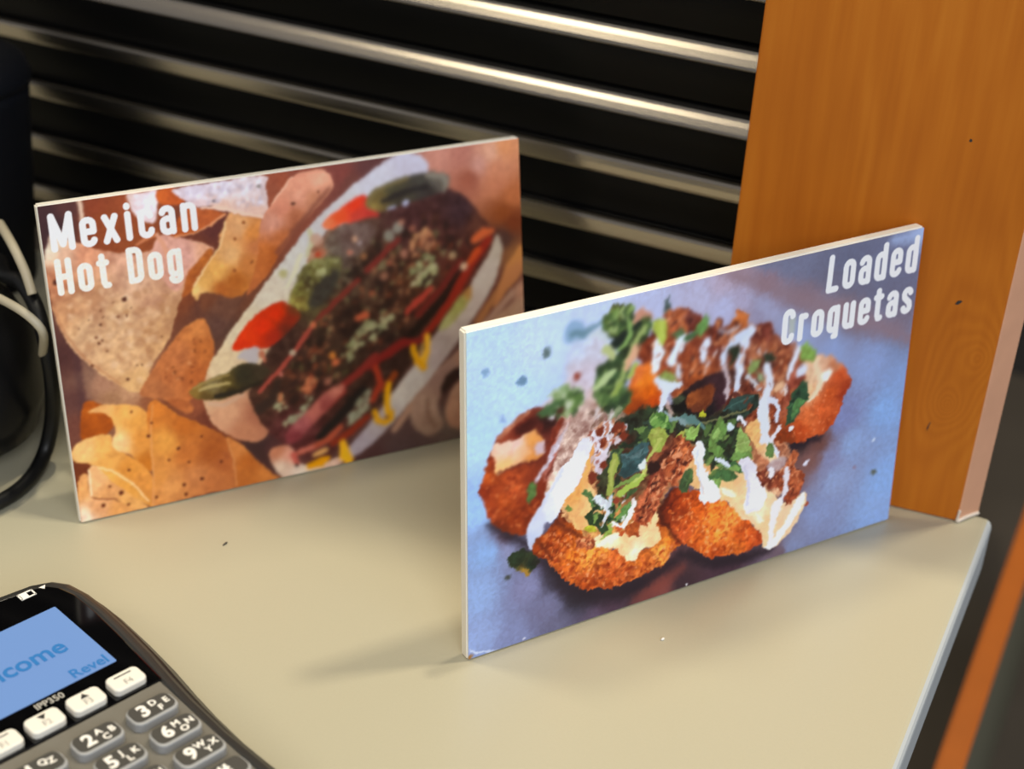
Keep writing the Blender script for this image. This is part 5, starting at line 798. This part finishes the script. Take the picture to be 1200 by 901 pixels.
 ('S',[(180.5,90.3),(180.6,90.3)],[3.79,3.79],'b8a078',0.95,0,1.52,0.8),
 ('S',[(163.4,52.2),(152.8,52.6),(143.2,47.8),(135.4,44.3)],[2.28,4.93,4.17,3.03],'7a2420',0.91,0,1.52,1),
 ('S',[(140,49.3),(131.2,42.7),(123.4,38.5)],[3.41,3.79,3.41],'7e2c26',0.83,0,1.52,1),
 ('S',[(122.3,35.3),(115.9,31.7),(105.1,24.4)],[4.55,4.93,5.31],'8a3830',0.76,0,1.52,1),
 ('P',[(121.8,38.8),(123.2,36),(115.2,28.5),(105.6,20.5),(97.8,15.5),(94,18.9),(96.8,23.3),(105.5,29.7),(114.2,36.2)],[(120.5,37.8,'b87060'),(109.6,29.7,'b4685c'),(100.9,23.2,'a05858'),(98.5,18.7,'7a3438'),(113.7,29.7,'8c4440')],0.76,0.12,1.9,0,2.28,1,1),
 ('S',[(132.2,34.2),(123.3,26),(114.4,18.6),(110.1,15.4)],[4.17,4.55,4.55,3.79],'1c1512',0.95,0,1.52,1),
 ('D',[(124.6,21.5),(130.3,30.4),(135.5,32.7),(136,27.5),(131.3,20.9),(126.1,18.6)],26,0.76,1.52,['90927c','a4a48a','84846c'],1.2,60,40,0.68,0.85),
 ('S',[(139.6,43.5),(141.6,35.6),(136.8,28.2)],[3.41,3.41,2.66],'a03a28',0.95,0,1.52,1),
 ('S',[(133.8,20.4),(125,14.6),(116.4,11.4)],[3.03,3.79,3.03],'84301f',0.83,0,1.52,1),
 ('S',[(120.2,18.2),(114.1,13.6),(106.4,11.1),(99.8,10.1)],[3.03,3.03,2.66,2.28],'a8503a',0.76,0,1.52,1),
 ('S',[(106.4,11.1),(100.6,10.7)],[2.28,2.66],'c06c5c',0.76,0,1.52,1),
 ('S',[(148.5,38.4),(143,32)],[3.41,3.03],'8c4020',0.95,0,1.52,1),
 ('P',[(203.3,96.4),(205.7,91.2),(205.5,85.4),(201.5,74.5),(194.5,64.1),(186.5,54.6),(177.3,44.6),(168,34.5),(155.2,22.7),(142.5,11.7),(130.1,4.1),(121.5,1.8),(119.1,4),(129,12.1),(138.9,21),(148.9,31.6),(158.9,41.4),(168.2,52.2),(177.3,61.3),(185.6,70.6),(192.1,79.4),(198.6,87.4)],[(204.8,90.5,'b8aa98'),(199.4,77,'c0b2a4'),(190.2,66.1,'c0b0a4'),(178.7,55.6,'b8a89c'),(167.3,45.2,'b4a4a0'),(174.1,50.2,'a89890'),(155.8,32.7,'c4bcb4'),(151.5,31.5,'d0c8be'),(137.9,19.5,'aea2a4'),(126.7,9.2,'a89ca4')],0.68,0.05,1.9,0,2.28,1,1),
 ('P',[(171.8,56.5),(177.4,63.8),(184.7,71.6),(189.2,74.1),(188.9,68.4),(183.4,61.9),(176.1,55.7)],[(181.5,67.6,'9c9a58'),(174.5,58.5,'a8a46c'),(187.4,72.8,'b0804a')],1.14,0.1,1.9,0,2.28,1,1),
 ('P',[(86.3,13.9),(92.2,15.9),(97.9,12.2),(100.1,4.5),(108.2,2.6),(120,3.8),(118.8,-0.2),(107.1,-0.5),(96.4,-0.6),(90.8,0.3),(86.6,7.6)],[(95.7,9.7,'d89a84'),(91.2,4.4,'dcc0a8'),(99,0.5,'e4d0bc'),(89.9,13.1,'bd7a5c')],0.61,0.06,2.28,0,2.28,1,1),
 ('S',[(97.3,9.8),(98.5,4.8)],[3.03,2.28],'c05c50',0.68,0,1.52,1),
 ('S',[(98.1,4.1),(98.2,4.1)],[1.67,1.67],'2c2420',0.38,0,1.52,1),
 ('S',[(165.7,53.5),(165.3,46.9),(162.3,40.7)],[3.41,3.03,4.17],'e8b040',0.68,0,1.52,1),
 ('S',[(158.6,49.8),(159.9,42.9),(163.5,38.8)],[3.03,3.79,3.41],'e0a230',0.68,0,1.52,1),
 ('S',[(162.9,50.7),(162.3,46.6)],[1.14,1.14],'e8c070',0.46,0,1.52,0.7),
 ('S',[(145.3,34),(143.9,25.9),(144.3,19.4)],[3.03,3.41,3.03],'e4a830',0.68,0,1.52,1),
 ('S',[(137.3,22.2),(138.7,17.6),(142.8,15.5),(146.3,17.7),(146.5,20.2)],[2.66,2.66,2.66,2.28,1.9],'dca02c',0.53,0,1.52,1),
 ('S',[(143.4,18.3),(143.5,18.3)],[1.9,1.9],'8a5a30',0.57,0,1.52,1),
 ('S',[(121.3,10.3),(121.7,4.3),(123.1,1.4)],[3.41,5.69,4.55],'ecb038',0.76,0,1.52,1),
 ('S',[(104.1,2.3),(109.9,3.5),(113.3,4.5)],[2.28,4.55,2.28],'e09820',0.76,0,1.52,1),
 ('S',[(106.9,7.2),(112.8,8.8)],[1.9,2.28],'dca868',0.76,0,1.52,1),
 ('P',[(119.1,113.5),(122.9,117.5),(128.7,120.5),(135.4,123.8),(140.2,123.8),(142.2,118.5),(146,114.1),(140.3,114.1),(134.2,112.7),(128.2,112.9),(123.2,110.6)],[(126.4,116.6,'ec5a38'),(134.8,121.2,'e4442e'),(122.3,114.6,'f08058'),(140.5,116.4,'c04038'),(136.3,115.1,'c8483c')],0.76,0.06,1.9,0,2.28,1,1),
 ('P',[(73.8,64.8),(77.5,71.6),(83.9,77.5),(91.2,81.3),(97.2,82.9),(103.2,78.7),(106,74.3),(100.7,68.9),(93.2,63.9),(87.6,62.6),(80.7,63.9)],[(81.2,69.7,'e04424'),(89.2,72.2,'dc3c20'),(95.6,77.7,'d43a20'),(101.2,74,'8a2c1c'),(92.7,67.6,'a83020'),(98.8,69.2,'6a281a'),(79,66.2,'d23a20'),(103.5,77.5,'70381f')],0.53,0.05,1.9,0,2.28,1,1),
 ('P',[(78.7,63.5),(85.3,63.8),(84.8,57.5),(82.2,55.6),(79.4,58.6),(75.7,60.9)],[(0,0,'b8b0b4')],0.83,0,1.9,0,2.28,1,0.9),
 ('S',[(86.6,60),(86.7,60)],[3.03,3.03],'b07050',0.68,0,1.52,1),
 ('S',[(86.7,61.2),(87.8,56.9)],[1.52,1.52],'b86c54',0.53,0,1.52,1),
 ('P',[(139.9,120.4),(142.7,124.6),(147.7,127.4),(156,129.3),(165.9,130.2),(175,129.7),(180.3,126.6),(179.6,121.6),(172.7,119.5),(165.2,118.2),(156.8,117.1),(147.7,115.7),(142.2,117.4)],[(145,122.8,'6a5a34'),(153.3,125.4,'46402e'),(165.7,126.4,'444038'),(176,126.1,'6a645a'),(169.5,120.7,'362e2a'),(157,119.4,'3c3428'),(142.7,119.2,'8a7440')],0.76,0.15,2.28,0,2.28,1,1),
 ('S',[(169.9,128.9),(176.6,127.9),(179.3,124.8),(177.8,120.3)],[1.9,2.28,2.28,1.14],'8a8274',0.83,0,1.52,1),
 ('S',[(141.5,119),(143.4,123.7),(149.3,126.8),(160,128.7)],[1.14,1.52,1.52,1.52],'786a44',0.76,0,1.52,1),
 ('S',[(148,120),(159.3,123),(169.7,123.8)],[1.9,2.28,1.9],'26201e',0.95,0,1.52,1),
 ('S',[(150.2,116.5),(153.5,116.8)],[1.14,1.52],'aab0d0',0.53,0,1.52,1),
 ('S',[(158.5,117.6),(158.6,117.6)],[3.03,3.03],'b8bcd8',0.68,0,1.52,1),
 ('P',[(52.7,48.8),(56.4,52),(63.5,53.8),(70.5,54.8),(74.6,57.1),(80.8,57.1),(86.9,54.7),(89.7,51.3),(84.7,47.9),(76.6,45.5),(69.3,43),(62.4,43.6),(55.7,45.4)],[(55.3,48.3,'8a6c34'),(63.9,50.5,'7c6c48'),(69.7,50.1,'5c4c22'),(77.6,51.7,'2e2818'),(85.5,52.6,'3c3020'),(59.5,45,'5a4420'),(71.1,45,'33260f')],0.57,0.14,1.9,0,2.28,1,1),
 ('S',[(57.7,49.4),(63.9,50.1),(70.8,49.9)],[1.52,1.9,1.14],'b09c68',0.53,0,1.52,1),
 ('S',[(54.8,50.8),(63.4,53),(71.2,53.8)],[0.95,0.95,0.76],'9a8450',0.46,0,1.52,1),
 ('S',[(64.1,44.9),(75,45),(85.4,47.8)],[1.9,2.28,1.9],'241c10',0.76,0,1.52,1),
 ('S',[(61.2,42.3),(67.5,40.1),(76.8,43.1)],[1.52,1.9,1.14],'c9a890',0.95,0,1.52,0.6),
 ('warp',0.38,5.31),
 ('warp',0.27,1.52),
 ('blur',0.72,[(139.2,154.7),(230.5,143.2),(225.2,-30.9),(78.6,-1.1),(95.7,57)],22.76),
 ('blur',0.34,[],3.79),
 ('text','Mexican',4.6,62.9,121.3,13.5,2.73,'f8f4f4',0.04),
 ('text','Hot Dog',4.8,54.7,102.8,13.1,2.66,'f2e8de',0.04),
]
def print_material(name):
    m = bpy.data.materials.new(name); m.use_nodes = True; nt = m.node_tree; b = nt.nodes['Principled BSDF']
    a = nt.nodes.new('ShaderNodeAttribute'); a.attribute_name = 'ink'; nt.links.new(a.outputs['Color'], b.inputs['Base Color'])
    b.inputs['Roughness'].default_value = .5; b.inputs['Specular IOR Level'].default_value = .2
    return m
BW, BH, BT = .2159, .1397, .005
def sign(loc, yaw, lean, ops, label, gain, sat):
    root = empty('menu_sign', loc, math.radians(yaw)); tag(root, label, 'sign')
    tilt = Matrix.Rotation(-math.radians(lean), 4, 'X')
    lift = .0004
    bm = bmesh.new(); box(bm, (BW/2, BT/2+.0002, BH/2+lift), (BW, BT, BH)); bmesh.ops.bevel(bm, geom=list(bm.edges), offset=.0007, segments=3, affect='EDGES')
    bmesh.ops.transform(bm, matrix=tilt, verts=bm.verts)
    bm_obj('foam_board', bm, M['foam'], root)
    pr = Print(215.9, 139.7, 720); pr.run(ops)
    ins = .0004; nx, ny = pr.nx, pr.ny
    X, Z = np.meshgrid(np.linspace(ins, BW-ins, nx), np.linspace(ins, BH-ins, ny))
    co = np.stack([X, np.zeros_like(X), Z+lift], -1).reshape(-1, 3)
    R_ = np.array(tilt.to_3x3()); co = co @ R_.T
    idx = np.arange(nx*ny).reshape(ny, nx)
    q = np.stack([idx[:-1, :-1], idx[:-1, 1:], idx[1:, 1:], idx[1:, :-1]], -1).reshape(-1, 4)
    me = bpy.data.meshes.new('print'); me.vertices.add(len(co)); me.vertices.foreach_set('co', co.astype(np.float32).ravel())
    me.loops.add(q.size); me.loops.foreach_set('vertex_index', q.ravel().astype(np.int32))
    me.polygons.add(len(q)); me.polygons.foreach_set('loop_start', np.arange(0, q.size, 4, dtype=np.int32))
    me.update(calc_edges=True); me.validate()
    c = np.clip(pr.img, 0, 1); c = np.where(c <= .04045, c/12.92, ((c+.055)/1.055)**2.4)*gain
    lum = c.mean(-1, keepdims=True); c = np.clip(lum+(c-lum)*sat, 0, None)
    rgba = np.concatenate([np.clip(c, 0, .92), np.ones(c.shape[:2]+(1,))], -1).astype(np.float32)
    at = me.color_attributes.new('ink', 'FLOAT_COLOR', 'POINT'); at.data.foreach_set('color', rgba.ravel())
    return link('print', me, print_material('printed_picture'), root)
o = sign((-.20571, .44602, 0), 55.440, 5.144, FRONT_OPS, 'white-edged sign reading Loaded Croquetas beside the wooden post', PRINT_GAIN, 1.04)
o['label'] = 'printed photo of loaded croquetas'
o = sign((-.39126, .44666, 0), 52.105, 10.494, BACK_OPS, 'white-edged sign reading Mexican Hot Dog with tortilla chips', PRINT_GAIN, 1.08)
o['label'] = 'printed photo of hot dog and chips'

# ================================================================ card terminal
TZ = .032
term = empty('card_terminal', (-.2782, .3153, 0), math.radians(70.2)); tag(term, 'charcoal card payment terminal with blue screen and keypad', 'card terminal')
def outline(k):      # half widths along the length, k grows the outline
    prof = [(-74, 33.0), (-60, 35.5), (-40, 35.5), (-20, 35.0), (0, 36.0), (14, 37.4), (30, 39.4), (48, 40.8), (62, 41.4), (74, 41.0), (82, 39.0), (87.5, 35), (90.5, 28), (92, 14)]
    r = [((x+k)/1000, (y+(k if y > 80 else 0))/1000) for y, x in prof]+[(0, (92.6+k)/1000)]
    low = [(24/1000, (-82-k)/1000), (0, (-84-k)/1000)]
    rs = low[::-1][0:2]+r
    return rs+[(-x, y) for x, y in rs[::-1][1:-1]]
def shell(name, levels, m):
    bm = bmesh.new(); loft(bm, [[(x, y, z) for x, y in outline(k)] for k, z in levels]); return bm_obj(name, bm, m, term)
shell('base', [(6.0, .0004), (10.0, .003), (11.4, .010), (11.0, .0155), (9.6, .0172), (8.0, .0172)], M['shell_dark'])
shell('body', [(7.8, .0173), (8.4, .0182), (8.0, .0205), (5.6, .0236), (3.2, .0250), (1.8, .0250)], M['shell_dark'])
shell('rim', [(1.6, .0251), (2.6, .0260), (2.0, .0288), (.4, .0302), (-1.0, .0308), (-2.4, .0310), (-3.0, .0306)], M['shell'])
# keypad plate, slightly proud
bm = bmesh.new(); prism(bm, [(-.0315, -.070), (.0315, -.070), (.0325, -.02), (.0335, .0135), (-.0335, .0135), (-.0325, -.02)], .0300, .0314, .0005); bm_obj('keypad_plate', bm, M['face'], term)
# screen surround in black glass
pts = [(-.0345, .0135), (.0345, .0135)]+[((38.4-3.0)/1000, .026), (.0368, .045), (.0376, .062), (.0374, .074), (.0355, .0810), (.0325, .0850), (.026, .0872), (.013, .0884), (0, .0888)]
pts += [(-x, y) for x, y in pts[2:-1][::-1]]
bm = bmesh.new(); prism(bm, pts, .0304, .0318, .0005); gl = bm_obj('screen_surround', bm, M['glass'], term)
bm = bmesh.new(); prism(bm, rrect(0, .0520, .0560, .0405, .0005, 2), .0316, .0320); dp = bm_obj('display', bm, M['display'], term)
for s, size, x, y, al, b in (('welcome', .0112, .0190, .0512, 'RIGHT', .00022), ('Revel', .0068, .0264, .0352, 'RIGHT', .0001)):
    link('display_lettering', text_mesh(s, size, x, y, .03215, al, .98, b), M['blueink'], dp)
link('model_lettering', text_mesh('IPP350', .0042, -.0006, .0288, .0319, 'CENTER', .95, .00008), M['greyink'], gl)
bm = bmesh.new()
for a, b, c, d in ((.0240, .0835, .0060, .0006), (.0240, .0867, .0060, .0006), (.0212, .0851, .0006, .0036), (.0268, .0851, .0006, .0036)): box(bm, (a, b, .03185), (c, d, .0003))
box(bm, (.0231, .0851, .03185), (.0026, .0026, .0003)); bm_obj('card_icon', bm, M['ink'], gl)
link('arrow_icon', mesh('arrow_icon', [(.0294, .0858, .0321), (.0322, .0858, .0321), (.0308, .0838, .0321)], [(0, 2, 1)]), M['ink'], gl)
# function keys
def key(name, cx, cy, w_, h_, r, z0, z1, m, bev=.0008):
    bm = bmesh.new(); prism(bm, rrect(cx, cy, w_, h_, r, 4), z0, z1)
    top = [e for e in bm.edges if all(abs(v.co.z-z1) < 1e-6 for v in e.verts)]
    bmesh.ops.bevel(bm, geom=top, offset=bev, segments=3, affect='EDGES', profile=.5); return bm_obj(name, bm, m, term)
for i, cx in enumerate((-.0237, -.0079, .0079, .0237)):
    k = key('function_key', cx, .0194, .0128, .0086, .0022, .0310, .0344, M['ivory'])
    z = .0346
    if i == 0 or i == 3: g = mesh('symbol', [(cx-.0034, .0212, z), (cx+.0034, .0212, z), (cx+.0034, .0217, z), (cx-.0034, .0217, z)], [(0, 1, 2, 3)])
    elif i == 1: g = mesh('symbol', [(cx-.0016, .0220, z), (cx+.0016, .0220, z), (cx, .0196, z)], [(0, 2, 1)])
    else: g = mesh('symbol', [(cx-.0016, .0198, z), (cx+.0016, .0198, z), (cx, .0222, z)], [(0, 1, 2)])
    link('symbol', g, M['darkink'], k)
    link('legend', text_mesh('F%d' % (i+1), .0038, cx, .0175, z, 'CENTER', .9), M['greyink'], k)
# number keys: pale sides, dark printed tops
keys = {(0, 0): ('1', 'QZ'), (1, 0): ('2', 'ABC'), (2, 0): ('3', 'DEF'), (0, 1): ('4', 'GHI'), (1, 1): ('5', 'JKL'), (2, 1): ('6', 'MNO'), (0, 2): ('7', 'PRS'), (1, 2): ('8', 'TUV'), (2, 2): ('9', 'WXY'), (0, 3): ('*', ''), (1, 3): ('0', ''), (2, 3): ('#', '')}
for (c, r), (num, let) in keys.items():
    cx, cy = (c-1)*.0213, -r*.0136
    k = key('number_key', cx, cy, .0176, .0096, .0032, .0312, .0350, M['keyrim'], .0007)
    bm = bmesh.new(); prism(bm, rrect(cx, cy+.0003, .0160, .0080, .0026, 4), .0348, .0352); bm_obj('key_top', bm, M['keytop'], k)
    link('numeral', text_mesh(num, .0078, cx-(.0030 if let else 0), cy+.0002, .0353, 'CENTER', 1.0, .00028), M['ink'], k)
    for q, ch in enumerate(let):
        px, py = ((.0006, .0020), (.0022, -.0016), (.0046, .0006))[q] if len(let) == 3 else ((.0012, .0014), (.0040, .0004))[q]
        if len(let) == 3: px, py = ((.0008, .0019), (.0052, .0004), (.0020, -.0018))[q]
        link('letter', text_mesh(ch, .0038, cx+px+.0006, cy+py, .0353, 'CENTER', 1.0, .00012), M['ink'], k)
for i, (c_, h) in enumerate(((-.0213, '8a2420'), (0, 'b8942a'), (.0213, '2c7a38'))):
    k = key('command_key', c_, -.0575, .0176, .0100, .0032, .0312, .0350, mat('command_key_colour', h, .45))

# ================================================================ clutter at the left
dev = empty('black_handset_stand', (-.500, .462, 0), math.radians(35)); tag(dev, 'black rounded device at the left edge beside the hot dog sign', 'device')
bm = bmesh.new()
rings = []
for z, r, sx in ((.0004, .030, 1.0), (.004, .040, 1.0), (.014, .050, 1.0), (.03, .053, 1), (.048, .050, 1), (.063, .044, 1), (.073, .036, 1), (.078, .024, 1), (.0795, .008, 1)):
    rings.append([(sx*r*1.2*math.copysign(abs(math.cos(a))**.75, math.cos(a)), r*1.0*math.copysign(abs(math.sin(a))**.75, math.sin(a)), z) for a in [2*math.pi*i/40 for i in range(40)]])
loft(bm, rings); bm_obj('housing', bm, M['black'], dev, True)
bm = bmesh.new(); prism(bm, rrect(0, 0, .040, .026, .008), .0785, .083, .0015); bm_obj('cap', bm, M['black'], dev)
def cable(name, pts, r, m, label):
    bm = bmesh.new(); tube(bm, pts, r, 12, 10); return tag(bm_obj(name, bm, M[m], None, True), label, 'cable')
cable('black_cable', [(-0.515, 0.545, 0.03), (-0.49, 0.522, 0.068), (-0.4623, 0.4948, 0.08), (-0.448, 0.4892, 0.082), (-0.4336, 0.4807, 0.078), (-0.4255, 0.4753, 0.064), (-0.4246, 0.4756, 0.045), (-0.4299, 0.4791, 0.024), (-0.4315, 0.4744, 0.009), (-0.4281, 0.4597, 0.004), (-0.4272, 0.4412, 0.004), (-0.4346, 0.4152, 0.004)], .0034, 'cable', 'thick black cable looping beside the hot dog sign')
cable('ivory_cable', [(-0.4667, 0.4661, 0.088), (-0.4466, 0.4644, 0.09), (-0.4355, 0.462, 0.09), (-0.4212, 0.4581, 0.09), (-0.4131, 0.4578, 0.086), (-0.4144, 0.4621, 0.078), (-0.4268, 0.4741, 0.06)], .0019, 'white_cable', 'ivory cable bending across the black device')
cable('ivory_cable', [(-0.4719, 0.5061, 0.098), (-0.4539, 0.4917, 0.1), (-0.4455, 0.4859, 0.098), (-0.4392, 0.4828, 0.092), (-0.4346, 0.4805, 0.084)], .0021, 'white_cable', 'short ivory cable end hanging behind the black cable loop')
nb = empty('tumbler', (-.583, .604, 0)); tag(nb, 'dark navy tumbler in the shade at the upper left corner', 'tumbler')
def lathe(prof, seg=36):
    b2 = bmesh.new(); loft(b2, [[(r*math.cos(2*math.pi*i/seg), r*math.sin(2*math.pi*i/seg), z) for i in range(seg)] for r, z in prof]); return b2
bm_obj('cup', lathe([(.028, .0003), (.031, .002), (.034, .05), (.037, .105), (.0375, .112)]), M['navy'], nb, True)
bm_obj('lid', lathe([(.0385, .1122), (.039, .116), (.036, .124), (.026, .129), (.008, .130)]), M['navy'], nb, True)

# specks left on the worktop
def speck(name, x, y, ln, wd, ang, m, label):
    b2 = bmesh.new(); n = 8
    loft(b2, [[((ln*k*(1+.25*math.sin(3*a))*math.cos(a)), wd*k*math.sin(a), z) for a in [2*math.pi*i/n for i in range(n)]] for k, z in ((.8, .0001), (1, .0004), (.5, .0009))])
    o = bm_obj(name, b2, m, None, True); o.location = (x, y, 0); o.rotation_euler = (0, 0, math.radians(ang)); return tag(o, label, 'speck')
speck('bread_crumb', -0.1432, 0.4954, .0011, .0006, 70, M['ink'], 'tiny white crumb on the worktop in front of the croquetas sign')
speck('dark_fleck', -0.3297, 0.4644, .0016, .0003, 80, M['darkink'], 'thin dark fleck on the worktop below the hot dog sign')
